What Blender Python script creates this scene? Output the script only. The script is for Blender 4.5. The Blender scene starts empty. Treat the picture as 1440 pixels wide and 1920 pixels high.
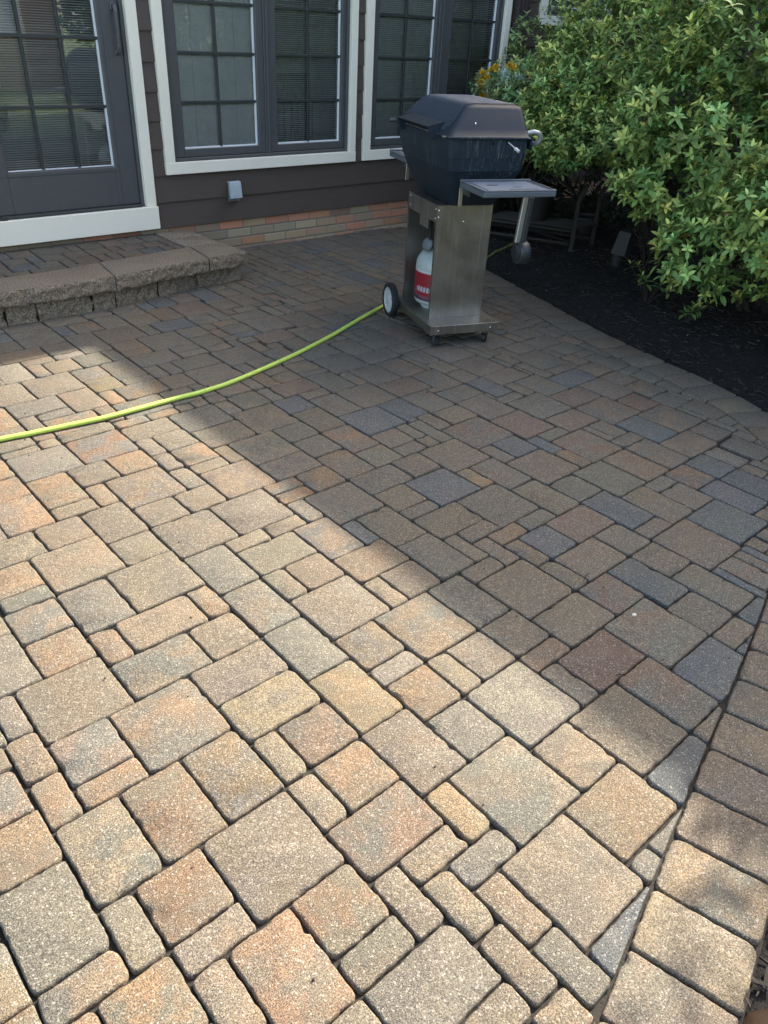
import bpy, bmesh, math, random
import numpy as np
from mathutils import Vector, Matrix, noise
random.seed(7); rng = np.random.default_rng(7)
S = bpy.context.scene; COL = S.collection
# ------------------------------------------------------------ camera, world, sun
CAM_H = 1.55
RM = ((0.75732818,-0.3196009,0.5694816),(-0.65120413,-0.43485013,0.62196346),(0.04885906,-0.84187922,-0.53744968))
cd = bpy.data.cameras.new('camera'); cam = bpy.data.objects.new('camera', cd); COL.objects.link(cam)
cd.sensor_fit = 'HORIZONTAL'; cd.sensor_width = 36; cd.lens = 36*1430/1440
cd.clip_start = .05; cd.clip_end = 600
cam.matrix_world = Matrix(((RM[0][0],-RM[0][1],-RM[0][2],0),(RM[1][0],-RM[1][1],-RM[1][2],0),(RM[2][0],-RM[2][1],-RM[2][2],CAM_H),(0,0,0,1)))
S.camera = cam
SUN = Vector((1.25,.178,1.0)).normalized()
W = bpy.data.worlds.new('World'); S.world = W; W.use_nodes = True
wn = W.node_tree.nodes; bg = wn['Background']; sky = wn.new('ShaderNodeTexSky')
sky.sky_type = 'NISHITA'; sky.sun_disc = False
sky.sun_elevation = math.asin(SUN.z); sky.sun_rotation = math.atan2(SUN.x, SUN.y)
tint = wn.new('ShaderNodeMix'); tint.data_type = 'RGBA'; tint.blend_type = 'MULTIPLY'; tint.inputs[0].default_value = 1; tint.inputs[7].default_value = (1.06,1.0,.87,1)   # camera white balance leans warm
W.node_tree.links.new(sky.outputs[0], tint.inputs[6]); W.node_tree.links.new(tint.outputs[2], bg.inputs[0]); bg.inputs[1].default_value = .15; sky.dust_density = 2.2; sky.air_density = .6; sky.ozone_density = 0
ld = bpy.data.lights.new('sun','SUN'); ld.energy = 2.55; ld.angle = math.radians(.55); ld.color = (1,.925,.80)
lo = bpy.data.objects.new('sun', ld); COL.objects.link(lo)
lo.rotation_euler = (-SUN).to_track_quat('-Z','Y').to_euler()
S.view_settings.view_transform = 'Standard'; S.view_settings.look = 'None'
S.view_settings.exposure = 2.6; S.view_settings.gamma = 1
S.cycles.max_bounces = 8; S.cycles.transparent_max_bounces = 16

# ------------------------------------------------------------ helpers
def s2l(c):
    return tuple(((x/255)/12.92 if x/255 <= .04045 else ((x/255+.055)/1.055)**2.4) for x in c)
def link(name, me, mat=None, parent=None):
    o = bpy.data.objects.new(name, me); COL.objects.link(o)
    if mat: me.materials.append(mat)
    if parent: o.parent = parent
    return o
def tag(o, label, cat=None, group=None, kind=None):
    if label: o['label'] = label
    if cat: o['category'] = cat
    if group: o['group'] = group
    if kind: o['kind'] = kind
    return o
def empty(name, loc, label, cat, group=None, rz=0):
    o = bpy.data.objects.new(name, None); COL.objects.link(o); o.location = loc; o.rotation_euler = (0,0,rz)
    o.empty_display_size = .1
    return tag(o, label, cat, group)
class MB:
    """collects shapes, then becomes ONE mesh object"""
    def __init__(s): s.v = []; s.f = []; s.c = []
    def add(s, vs, fs, col=None):
        n = len(s.v); s.v += [tuple(p) for p in vs]; s.f += [tuple(i+n for i in f) for f in fs]
        s.c += [col or (1,1,1)]*len(vs); return s
    def box(s, x0,x1,y0,y1,z0,z1, col=None, b=0, M=None):
        if b <= 0:
            vs = [(x,y,z) for z in (z0,z1) for y in (y0,y1) for x in (x0,x1)]
            fs = [(0,2,3,1),(4,5,7,6),(0,1,5,4),(2,6,7,3),(0,4,6,2),(1,3,7,5)]
        else:
            b = min(b,(x1-x0)*.45,(y1-y0)*.45,(z1-z0)*.45)
            bm = bmesh.new(); bmesh.ops.create_cube(bm, size=1)
            for q in bm.verts: q.co = Vector(((x0+x1)/2+q.co.x*(x1-x0),(y0+y1)/2+q.co.y*(y1-y0),(z0+z1)/2+q.co.z*(z1-z0)))
            bmesh.ops.bevel(bm, geom=bm.edges[:], offset=b, segments=2 if b>.004 else 1, affect='EDGES', profile=.5)
            bm.verts.index_update(); vs = [tuple(q.co) for q in bm.verts]; fs = [tuple(q.index for q in f.verts) for f in bm.faces]; bm.free()
        if M is not None: vs = [tuple(M @ Vector(p)) for p in vs]
        return s.add(vs, fs, col)
    def tube(s, pts, r, n=10, col=None, cap=True):
        pts = [Vector(p) for p in pts]; rs = r if isinstance(r,(list,tuple)) else [r]*len(pts)
        vs = []; up = Vector((0,0,1)); prev = None
        for i,p in enumerate(pts):
            d = (pts[min(i+1,len(pts)-1)]-pts[max(i-1,0)])
            d = d.normalized() if d.length > 1e-9 else Vector((0,0,1))
            if prev is None:
                a = d.cross(up if abs(d.z) < .95 else Vector((1,0,0))).normalized()
            else:
                a = (prev - d*prev.dot(d)).normalized()
            prev = a; b = d.cross(a)
            for k in range(n):
                t = 2*math.pi*k/n; vs.append(p+(a*math.cos(t)+b*math.sin(t))*rs[i])
        fs = [(i*n+k,i*n+(k+1)%n,(i+1)*n+(k+1)%n,(i+1)*n+k) for i in range(len(pts)-1) for k in range(n)]
        if cap: fs += [tuple(range(n))[::-1], tuple((len(pts)-1)*n+k for k in range(n))]
        return s.add(vs, fs, col)
    def lathe(s, prof, n=32, M=None, col=None):
        vs = [(r*math.cos(2*math.pi*k/n), r*math.sin(2*math.pi*k/n), z) for r,z in prof for k in range(n)]
        fs = [(i*n+k,i*n+(k+1)%n,(i+1)*n+(k+1)%n,(i+1)*n+k) for i in range(len(prof)-1) for k in range(n)]
        fs += [tuple(range(n))[::-1], tuple((len(prof)-1)*n+k for k in range(n))]
        if M is not None: vs = [tuple(M @ Vector(p)) for p in vs]
        return s.add(vs, fs, col)
    def prism(s, poly, z0, z1, col=None):
        n = len(poly); vs = [(x,y,z0) for x,y in poly]+[(x,y,z1) for x,y in poly]
        fs = [tuple(range(n))[::-1], tuple(range(n,2*n))]+[(i,(i+1)%n,n+(i+1)%n,n+i) for i in range(n)]
        return s.add(vs, fs, col)
    def sub(s): return MB()
    def build(s, name, mat, parent=None, smooth=None):
        me = bpy.data.meshes.new(name); me.from_pydata(s.v, [], s.f); me.update()
        a = me.color_attributes.new('col','FLOAT_COLOR','POINT')
        a.data.foreach_set('color', np.concatenate([np.array(s.c,np.float32).reshape(-1,3), np.ones((len(s.v),1),np.float32)],1).ravel())
        if smooth is not None:
            me.shade_smooth() if hasattr(me,'shade_smooth') else None
            if hasattr(me,'set_sharp_from_angle'): me.set_sharp_from_angle(angle=math.radians(smooth))
        return link(name, me, mat, parent)

class NT:
    def __init__(s, name):
        s.m = bpy.data.materials.new(name); s.m.use_nodes = True; s.t = s.m.node_tree; s.b = s.t.nodes['Principled BSDF']
    def n(s, typ, **kw):
        q = s.t.nodes.new(typ)
        for k,v in kw.items():
            if k == 'i':
                for a,b in v.items(): q.inputs[a].default_value = b
            else: setattr(q,k,v)
        return q
    def l(s, a, b): s.t.links.new(a, b)
    def coord(s, which='Object'): return s.n('ShaderNodeTexCoord').outputs[which]
    def noise(s, scale, detail=3, rough=.55, vec=None):
        q = s.n('ShaderNodeTexNoise', i={'Scale':scale,'Detail':detail,'Roughness':rough}); s.l(vec or s.coord(), q.inputs['Vector']); return q.outputs['Fac']
    def ramp(s, fac, stops):
        q = s.n('ShaderNodeValToRGB'); e = q.color_ramp.elements
        while len(e) < len(stops): e.new(.5)
        for k,(p,c) in enumerate(stops): e[k].position = p; e[k].color = (*c,1) if len(c)==3 else c
        s.l(fac, q.inputs[0]); return q.outputs[0]
    def mix(s, fac, a, b, mode='MIX'):
        q = s.n('ShaderNodeMix', data_type='RGBA', blend_type=mode)
        for k,v in ((0,fac),(6,a),(7,b)):
            if hasattr(v,'is_linked') or hasattr(v,'links'): s.l(v, q.inputs[k])
            else: q.inputs[k].default_value = v if k == 0 else (*v,1)
        return q.outputs[2]
    def math(s, op, a, b=0., clamp=False):
        q = s.n('ShaderNodeMath', operation=op, use_clamp=clamp)
        for k,v in ((0,a),(1,b)):
            if hasattr(v,'links'): s.l(v, q.inputs[k])
            else: q.inputs[k].default_value = v
        return q.outputs[0]
    def bump(s, hgt, strength, dist=.01, prev=None):
        q = s.n('ShaderNodeBump', i={'Strength':strength,'Distance':dist}); s.l(hgt, q.inputs['Height'])
        if prev is not None: s.l(prev, q.inputs['Normal'])
        s.l(q.outputs[0], s.b.inputs['Normal']); return q.outputs[0]
    def attr(s, nm='col'): return s.n('ShaderNodeAttribute', attribute_name=nm).outputs['Color']
    def set(s, **kw):
        for k,v in kw.items():
            k = k.replace('_',' '); i = s.b.inputs[k]
            if hasattr(v,'links'): s.l(v, i)
            else: i.default_value = (*v,1) if isinstance(v,tuple) and len(v)==3 else v
        return s.m
def simple(name, rgb, rough=.6, metal=0, var=.12, scale=20, bump=0, bscale=200, spec=.5):
    t = NT(name); c = rgb
    nz = t.noise(scale, 4)
    col = t.mix(nz, tuple(x*(1-var) for x in c), tuple(min(1,x*(1+var)) for x in c))
    if bump: t.bump(t.noise(bscale,2), bump, .002)
    return t.set(Base_Color=col, Roughness=rough, Metallic=metal, Specular_IOR_Level=spec)
LAYOUT = (
'359,524,2111,2273o;370,524,2031,2111g;359,517,1866,2031y;359,516,1702,1866o;203,359,1703,1943g;209,275,1541,1703g;194,275,1383,1541y;121,194,1461,1539p;524,762,2034,2271y;517,681,1'
'797,2031g;681,920,1798,2034p;920,1081,1724,1964g;840,919,1640,1798o;598,840,1640,1797y;516,598,1639,1797p;515,755,1474,1639t;755,914,1474,1640y;275,515,1472,1702t;275,434,1310,1472'
't;274,434,1231,1310o;434,668,1233,1472g;195,274,1231,1383o;668,914,1320,1474t;350,509,994,1231o;509,669,998,1233g;919,1074,1484,1724p;1074,1162,1565,1723t;1162,1315,1565,1723y;1074'
',1314,1334,1565t;1314,1388,1334,1492y;1388,1543,1335,1492t;1228,1457,1096,1334g;1070,1228,1173,1334g;1067,1228,1095,1173w;1067,1222,934,1095o;1222,1305,934,1095y;1305,1456,937,1096'
'p;914,1070,1246,1484g;669,910,1163,1320y;910,1067,1005,1246Y;746,910,1005,1163g;669,746,1002,1163y;742,900,841,1002o;900,1065,769,1005p;1065,1216,769,934g;661,742,841,998y;661,899,'
'685,841g;1543,1706,1337,1574g;1614,1777,1260,1337p;1457,1614,1097,1335g;1616,1856,1027,1260p;1456,1616,937,1097p;1449,1617,860,937p;1617,1857,862,1027t;1856,1937,1026,1191t;1937,21'
'74,1026,1187t;1857,2027,862,1026r;2027,2176,785,1026b;1767,2009,626,862t;1529,1767,697,860r;1449,1529,697,860g;1216,1449,697,934w;1370,1600,458,697p;1600,1767,459,697r;1215,1370,52'
'8,697y;982,1215,529,769t;1133,1370,353,528p;899,982,608,769Y;819,982,529,608g;739,899,608,685y;740,819,450,608y;819,902,372,529y;741,819,289,450t;819,902,222,372g;505,740,368,523g;'
'607,741,289,368p;718,819,207,289o;902,1133,294,529p;429,661,757,994p;502,660,604,757o;660,739,523,685t;502,660,524,604t;348,502,524,755o;424,505,450,524t;268,348,595,755y;269,429,7'
'55,831y;195,350,993,1231y;53,195,1150,1311p;34,193,910,1150g;193,269,828,993p;269,429,831,993o;34,193,829,910y;115,268,666,828o;34,115,757,829o;-40,34,906,1060y;-43,34,824,906o;125'
'0,1478,2198,2433y;1156,1396,1964,2198p;1092,1250,2198,2353y;1250,1406,2514,2676o;1250,1406,2433,2514y;1406,1478,2433,2590y;1406,1644,2590,2773p;1404,1643,2773,2985g;1478,1708,2355,'
'2590p;1644,1875,2590,2834p;1643,1726,2833,2983p;1726,1889,2836,3006p;1889,1961,2836,2999g;1478,1708,2198,2355p;1396,1548,2119,2198o;1396,1548,2040,2119o;1396,1475,1886,2040w;1238,1'
'396,1886,1964y;1081,1238,1885,1964y;920,1156,1964,2196p;1081,1317,1723,1885p;1317,1475,1652,1886y;1315,1544,1492,1652t;1475,1707,1808,2039g;1548,1707,2039,2198g;1475,1545,1652,1808'
'b;1545,1707,1574,1808p;1708,1868,2270,2437g;1708,1868,2050,2270g;1708,1875,2437,2590g;1875,2029,2437,2674p;1875,2032,2674,2836b;2032,2194,2520,2753p;2032,2191,2753,2837p;1961,2191,'
'2837,2992r;2191,2353,2756,2992g;2186,2353,2992,3052g;2047,2186,2992,3110p;2353,2590,2932,3159g;2353,2424,2756,2932g;2424,2610,2697,2932p;2194,2424,2521,2756p;2029,2267,2288,2520b;2'
'267,2425,2306,2522b;2424,2657,2522,2697r;1868,2027,2204,2437g;2027,2182,2140,2289p;2025,2171,2052,2140g;1868,2026,2051,2204p;1707,1942,1893,2050g;1942,2101,1893,2052p;1707,1870,174'
'3,1893p;1707,1870,1670,1743g;1870,2101,1670,1893b;2100,2334,1824,2052p;2425,2603,2297,2522p;2657,2830,2460,2697p;2610,2787,2697,2937g;2590,2830,2937,3090g;1964,2198,3332,3565g;1715'
',1964,3191,3406p;1964,2047,3181,3332p;2047,2197,3192,3332p;2334,2591,1910,2147r;2591,2809,1844,2076r;2425,2603,2147,2297y;2603,2802,2076,2310g;2603,2830,2310,2460g;2830,2964,2234,2'
'461b;2802,2969,2159,2234g;2969,3053,2159,2321p;2964,3206,2321,2474p;3053,3240,2090,2321p;2809,3053,1929,2159g;3240,3498,2091,2250b;3053,3303,1926,2090r;3303,3498,1857,2091p;3498,36'
'60,1940,2096p;3498,3671,1770,1940g;3302,3476,1693,1857R;3052,3302,1693,1926g;2816,3052,1765,1929r;2940,3052,1606,1765p;2889,2940,1606,1765p;2657,2889,1524,1765g;3060,3241,1453,1693'
'b;3476,3633,1617,1770g;3241,3476,1453,1693g;3051,3310,1282,1453y;3310,3465,1298,1453g;3138,3257,1108,1282g;2979,3138,1110,1282b;2813,2979,1121,1282g;2883,3051,1282,1523p;2889,3060,'
'1523,1606p;2702,2883,1283,1524p;2494,2702,1283,1524g;2655,2813,1206,1283g;2655,2813,1041,1206p;2494,2655,1041,1283p;2333,2494,1117,1360b;2333,2494,1360,1524g;2574,2657,1524,1683p;2'
'574,2656,1682,1844b;2656,2816,1765,1844g;2415,2574,1754,1910b;2334,2574,1524,1754p;2334,2415,1754,1910p;2180,2334,1593,1824p;2101,2180,1669,1824o;2180,2333,1350,1593p;1944,2180,143'
'0,1669g;2093,2333,1187,1350r;2014,2180,1350,1430g;2329,2572,798,1040p;2572,2812,812,1041b;2329,2494,1040,1117p;2174,2329,1028,1187g;2176,2329,867,1028p;1707,1944,1509,1670p;1777,19'
'44,1429,1509p;1856,2014,1350,1429p;1777,1856,1260,1429p;1706,1777,1337,1509p;1856,1937,1191,1350g;1937,2093,1187,1350b;2813,2968,885,1121b;2968,3138,854,1110b;3221,3282,930,1108g;2'
'812,2904,740,885p;2480,2540,621,798p;2325,2366,573,798b;2176,2325,625,867p;2009,2176,625,785g;2006,2168,542,625p;1269,1427,3977,4147p;1025,1269,3990,4147p;1198,1427,4147,4405g;1107'
',1269,3903,3990y;1269,1427,3900,3977w;955,1107,3736,3990w;1107,1185,3733,3903y;1185,1340,3733,3900y;1340,1498,3728,3900g;1427,1584,3902,4219g;1498,1578,3726,3902p;1414,1573,3476,37'
'26p;1258,1414,3563,3728t;1018,1258,3492,3733t;1259,1414,3403,3563Y;1414,1573,3401,3476g;1340,1570,3238,3402g;1259,1340,3238,3403o;1099,1259,3248,3492y;844,1018,3492,3736t;861,1099,'
'3331,3492g;939,1099,3248,3331g;861,939,3172,3331p;939,1173,3075,3248o;1173,1253,3075,3248p;1253,1492,3056,3238y;1492,1652,3070,3237p;1573,1656,3400,3569g;1656,1732,3406,3569p;1570,'
'1715,3237,3400p;1578,1815,3569,3740p;1578,1742,3740,3827p;1742,1980,3740,3980g;1584,1742,3827,3980p;1584,1830,3980,4217p;703,861,3258,3492o;720,861,3172,3259p;692,848,2992,3051p;84'
'8,932,2992,3068o;692,935,2766,2992g;935,1173,2766,2996o;932,1176,2996,3075p;690,849,2521,2766o;849,1010,2599,2766t;1010,1173,2598,2766o;849,928,2433,2599t;928,1166,2353,2598g;688,8'
'49,2433,2521y;762,928,2196,2433t;597,762,2271,2433y;516,688,2434,2671o;432,597,2273,2434t;762,920,2034,2196t;928,1092,2196,2353t;530,690,2671,2841o;551,692,2841,3005o;1176,1333,298'
'5,3056o;1173,1404,2839,2986t;1252,1404,2676,2839t;1173,1252,2676,2839t;1166,1250,2353,2526t;1332,1483,2985,3056o;1513,1677,4219,4400g;1427,1513,4219,4400b;1677,1833,4217,4427p;1833'
',2005,4335,4493p;1833,2005,4157,4335y;2005,2095,4401,4526b;2095,2244,4401,4546b;2005,2162,4157,4401p;2162,2387,4153,4401r;1910,2142,3980,4157b;1830,1910,3980,4157p;1980,2139,3818,3'
'980p;1980,2139,3657,3818p;2139,2216,3726,3882r;2216,2382,3739,3887g;2216,2382,3663,3739b;2302,2520,3502,3663r;2382,2622,3663,3901p;2142,2293,3977,4153g;2387,2555,4152,4292p;2407,25'
'55,4355,4599b;2244,2407,4401,4569p;2555,2703,4137,4373p;1979,2128,3565,3657p;1732,1964,3406,3568g;1815,1979,3648,3740g;1815,1979,3568,3648g;2622,2820,3639,3873g;2677,2821,3557,3639'
'p;2520,2743,3388,3557p;2820,2988,3721,3845r;2821,2988,3557,3721g;2743,2978,3420,3557b;2988,3132,3573,3653b;2988,3226,3653,3814p;2988,3146,3814,3980p;3210,3363,3814,3985p;3289,3451,'
'3985,4155y;3073,3224,3985,4045p;2918,3073,3980,4092p;2703,2802,4039,4274g;2375,2520,3341,3502p;2590,2748,3090,3318p;2830,2984,2954,3091p;2748,2985,3090,3236g;1767,2006,462,626b;216'
'8,2325,544,625b;2006,2153,505,542b;1600,1750,407,459p;1370,1600,342,458b;902,1125,223,294b;-1600,-1370,350,580p;-1370,-1140,350,430p;-1140,-910,350,500g;-910,-830,350,500t;-830,-60'
'0,350,500p;-600,-370,350,430g;-370,-290,350,500p;-290,-140,350,500p;-140,90,350,500p;90,320,350,500g;320,400,350,520p;400,480,350,450p;1600,1830,350,410t;1750,1830,410,460p;-1370,-'
'1140,430,580b;-600,-370,430,660t;-1140,-990,500,580p;-990,-760,500,580t;-760,-600,500,580g;-370,-220,500,730b;-220,10,500,730p;10,240,500,670t;240,320,500,590p;2590,2820,500,730t;3'
'20,350,520,590p;2370,2590,570,620t;-1600,-1370,580,730g;-1370,-1140,580,660g;-1140,-910,580,730g;-910,-680,580,810g;-680,-600,580,730g;240,270,590,670p;2370,2480,620,800t;2540,2590'
',620,800b;2900,2980,650,850p;-1370,-1220,660,740g;-1220,-1140,660,810g;-600,-450,660,740p;-450,-370,660,810p;2980,3210,660,850p;10,120,670,760g;-1600,-1370,730,810p;-1140,-910,730,'
'880p;-680,-600,730,880t;-370,-140,730,880p;-140,10,730,820p;2590,2670,730,810p;2680,2760,730,810g;-1370,-1220,740,820t;-600,-450,740,820p;2760,2810,740,810t;-1600,-1370,810,960g;-1'
'220,-1140,810,960p;-910,-680,810,1040p;-450,-370,810,960p;-1370,-1220,820,1050g;-600,-520,820,970t;-520,-450,820,970b;-140,-40,820,970p;2900,2970,850,880p;3140,3210,850,1000g;-1140'
',-910,880,1110t;-680,-600,880,1030p;-370,-140,880,1030p;3280,3440,930,1080p;-1600,-1370,960,1190p;-1220,-1140,960,1110p;-450,-370,960,1190g;3440,3670,960,1190p;-600,-450,970,1120p;'
'-140,-40,970,1200p;3140,3220,1000,1110p;-680,-600,1030,1180b;-370,-140,1030,1180t;-910,-680,1040,1270t;-1370,-1220,1050,1200g;-40,30,1060,1290g;3280,3440,1080,1280g;-1220,-1140,111'
'0,1340p;-1140,-910,1110,1340p;-600,-450,1120,1350p;-680,-600,1180,1410p;-370,-140,1180,1330p;-1600,-1370,1190,1340p;-450,-370,1190,1420p;3440,3520,1190,1300p;3520,3670,1190,1340p;-'
'1370,-1220,1200,1350g;-140,-40,1200,1350g;-910,-680,1270,1500p;-40,50,1290,1440t;3470,3520,1300,1450t;50,190,1310,1460g;-370,-220,1330,1560p;-220,-140,1330,1480g;-1600,-1370,1340,1'
'570b;-1220,-1140,1340,1490g;-1140,-990,1340,1570p;-990,-910,1340,1490b;3520,3670,1340,1420p;-1370,-1290,1350,1500p;-1290,-1220,1350,1500p;-600,-520,1350,1500b;-520,-450,1350,1500t;'
'-140,-40,1350,1500t;-680,-600,1410,1640p;3670,3900,1410,1560g;-450,-370,1420,1570p;3520,3670,1420,1620p;-40,50,1440,1590g;3480,3520,1450,1620p;50,120,1460,1610p;-220,-140,1480,1630'
't;-1220,-1140,1490,1640p;-990,-910,1490,1640b;-1370,-1220,1500,1650t;-910,-680,1500,1650p;-600,-450,1500,1650p;-140,-40,1500,1650t;120,210,1540,1700g;-370,-220,1560,1640p;3670,3750'
',1560,1710t;3750,3830,1560,1710p;-1600,-1370,1570,1800p;-1140,-990,1570,1650g;-450,-370,1570,1800g;-40,50,1590,1820p;50,120,1610,1760p;3630,3670,1620,1770p;-220,-140,1630,1860p;-12'
'20,-1140,1640,1790g;-990,-910,1640,1790p;-680,-600,1640,1870p;-370,-220,1640,1720p;-1370,-1290,1650,1800t;-1290,-1220,1650,1800p;-1140,-990,1650,1880g;-910,-680,1650,1730g;-600,-45'
'0,1650,1880t;-140,-40,1650,1880g;120,200,1700,1850p;3670,3830,1710,1860p;-370,-220,1720,1870g;-910,-680,1730,1810p;50,120,1760,1910g;-1220,-1140,1790,1940p;-990,-910,1790,1940p;-16'
'00,-1370,1800,1950p;-1370,-1290,1800,2030p;-1290,-1220,1800,2030p;-450,-370,1800,1950g;-910,-760,1810,2040g;-760,-680,1810,2040p;-40,50,1820,1970g;120,200,1850,2000p;-220,-140,1860'
',2010t;3670,3830,1860,2010p;-680,-600,1870,2100t;-370,-220,1870,2020t;-1140,-990,1880,2030t;-600,-520,1880,2030g;-520,-450,1880,2030g;-140,-40,1880,2110t;50,120,1910,2060p;-1220,-1'
'140,1940,2170p;-990,-910,1940,2090t;200,360,1940,2090p;-1600,-1370,1950,2180p;-450,-370,1950,2100g;-40,50,1970,2120p;120,200,2000,2150g;-220,-140,2010,2160p;3660,3830,2010,2090p;-3'
'70,-220,2020,2170b;-1370,-1220,2030,2180p;-1140,-1060,2030,2180p;-1060,-990,2030,2180p;-600,-450,2030,2260p;-910,-760,2040,2190p;-760,-680,2040,2190p;2170,2250,2050,2140p;2250,2330'
',2050,2280g;50,120,2060,2210p;-990,-910,2090,2320p;220,300,2090,2240g;3660,3810,2090,2320p;3810,3900,2090,2240p;-680,-600,2100,2250g;-450,-370,2100,2250g;3500,3660,2100,2250p;-140,'
'-40,2110,2340t;300,360,2110,2260g;-40,50,2120,2350g;2180,2250,2140,2290p;120,220,2150,2380p;2330,2420,2150,2310t;-220,-140,2160,2390p;-1220,-1140,2170,2320p;-370,-220,2170,2400g;-1'
'600,-1370,2180,2330p;-1370,-1220,2180,2410g;-1140,-990,2180,2260g;-910,-680,2190,2420p;50,120,2210,2440p;2800,2830,2230,2310p;220,300,2240,2390p;3810,3900,2240,2470p;-680,-600,2250'
',2480g;-450,-370,2250,2480p;3240,3320,2250,2480p;3320,3550,2250,2330p;3550,3660,2250,2400g;-1140,-1060,2260,2490p;-1060,-990,2260,2410t;-600,-450,2260,2410t;300,360,2260,2410p;360,'
'430,2270,2420p;2270,2330,2280,2310g;-1220,-1140,2320,2550p;-990,-910,2320,2550p;3210,3240,2320,2470p;3660,3810,2320,2400p;-1600,-1370,2330,2560t;3320,3550,2330,2560p;-140,-40,2340,'
'2490g;-40,50,2350,2580g;120,220,2380,2530p;-220,-140,2390,2540p;220,300,2390,2540p;-370,-220,2400,2630p;3550,3630,2400,2550t;3630,3810,2400,2550p;3900,4050,2400,2550g;-1370,-1220,2'
'410,2490b;-1060,-990,2410,2560g;-600,-450,2410,2560g;300,360,2410,2640t;-910,-760,2420,2500b;-760,-680,2420,2650g;360,430,2420,2570b;430,520,2430,2580p;50,120,2440,2590p;2600,2660,'
'2460,2520g;2830,2960,2460,2610t;2960,3190,2470,2700p;3190,3240,2470,2620p;3810,3900,2470,2620g;-680,-600,2480,2630p;-450,-370,2480,2630p;3240,3320,2480,2630t;-1370,-1290,2490,2640p'
';-1290,-1220,2490,2640p;-1140,-1060,2490,2640g;-140,-40,2490,2640p;-910,-760,2500,2650g;120,220,2530,2680p;1170,1250,2530,2680p;-220,-140,2540,2690g;220,300,2540,2690p;-1220,-1140,'
'2550,2700b;-990,-910,2550,2700p;3550,3780,2550,2700p;3780,3810,2550,2700t;3900,4050,2550,2630p;-1600,-1520,2560,2790p;-1520,-1370,2560,2790g;-1060,-990,2560,2710p;-600,-450,2560,26'
'40p;3320,3400,2560,2710t;3400,3550,2560,2710p;360,430,2570,2720p;-40,50,2580,2730p;430,520,2580,2810t;50,120,2590,2820t;2830,2960,2610,2760p;3190,3240,2620,2850p;3810,3900,2620,285'
'0g;-680,-600,2630,2780g;-450,-220,2630,2860p;3240,3320,2630,2780p;3900,4050,2630,2780p;-1370,-1220,2640,2870g;-1140,-1060,2640,2790p;-600,-450,2640,2870t;-140,-40,2640,2870t;300,36'
'0,2640,2790p;-910,-680,2650,2800b;120,220,2680,2830p;-220,-140,2690,2840g;220,300,2690,2840p;-1220,-1140,2700,2850g;-990,-910,2700,2930p;2790,2830,2700,2930p;2960,3190,2700,2850g;3'
'550,3630,2700,2850g;3630,3710,2700,2930g;3710,3810,2700,2850p;-1060,-990,2710,2860b;3320,3550,2710,2940p;360,430,2720,2950p;-40,50,2730,2880p;2830,2960,2760,2950g;-680,-600,2780,29'
'30p;3240,3320,2780,3010p;3900,4050,2780,2860g;-1600,-1370,2790,3020g;-1140,-1060,2790,3020t;300,360,2790,2940g;-910,-680,2800,3030g;430,530,2810,2960t;50,120,2820,2970g;120,220,283'
'0,2980g;-220,-140,2840,3070p;220,300,2840,2990p;-1220,-1140,2850,3080p;2960,3190,2850,2950t;3190,3240,2850,3000t;3550,3630,2850,3080b;3710,3790,2850,3000t;3790,3900,2850,3000g;-106'
'0,-990,2860,3010p;-450,-220,2860,3090g;3900,4050,2860,2940p;-1370,-1220,2870,2950p;-600,-450,2870,3020p;-140,-40,2870,3020g;-40,50,2880,3030p;-990,-910,2930,3160p;-680,-600,2930,30'
'80p;3630,3710,2930,3080p;300,360,2940,3170p;3320,3550,2940,3020g;3900,4050,2940,3090p;-1370,-1220,2950,3180p;360,430,2950,3100g;2980,3190,2950,3100t;4050,4130,2950,3100g;430,510,29'
'60,3110t;510,550,2960,3110t;50,120,2970,3200p;120,220,2980,3210g;1640,1730,2980,3070p;220,300,2990,3220b;1480,1560,2990,3060p;1560,1640,2990,3070g;1960,2050,2990,3180t;550,690,3000'
',3230p;1890,1960,3000,3190p;3190,3240,3000,3150p;3710,3790,3000,3150p;3790,3900,3000,3150p;-1060,-990,3010,3240p;1730,1890,3010,3190p;3240,3320,3010,3160g;-1600,-1370,3020,3100p;-1'
'140,-1060,3020,3170p;-600,-450,3020,3170g;-140,-40,3020,3170t;3320,3550,3020,3170p;-910,-680,3030,3260t;-40,50,3030,3260p;4130,4280,3030,3260p;690,850,3050,3170p;2190,2350,3050,319'
'0g;-220,-140,3070,3220t;850,940,3070,3170t;1650,1730,3070,3190p;-1220,-1140,3080,3230p;-680,-600,3080,3230b;3550,3630,3080,3230p;3630,3710,3080,3230t;-450,-220,3090,3240t;3900,3980'
',3090,3240t;3980,4050,3090,3240g;-1600,-1370,3100,3180g;360,430,3100,3250p;2980,3190,3100,3330p;4050,4130,3100,3250g;430,510,3110,3340p;510,550,3110,3260p;2050,2190,3110,3190t;3190'
',3240,3150,3300p;3710,3790,3150,3380p;3790,3900,3150,3300g;-990,-910,3160,3390p;2350,2580,3160,3340p;3240,3320,3160,3390p;-1140,-1060,3170,3400p;-600,-450,3170,3320p;-140,-40,3170,'
'3320g;300,360,3170,3400p;690,720,3170,3260g;3320,3550,3170,3250g;-1600,-1370,3180,3330g;-1370,-1220,3180,3330p;1650,1720,3190,3240p;2200,2350,3190,3420t;50,120,3200,3350p;120,220,3'
'210,3440p;-220,-140,3220,3450t;220,300,3220,3450p;-1220,-1140,3230,3380p;-680,-600,3230,3460g;550,690,3230,3460p;3550,3710,3230,3310p;-1060,-990,3240,3390g;-450,-220,3240,3320g;275'
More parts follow.
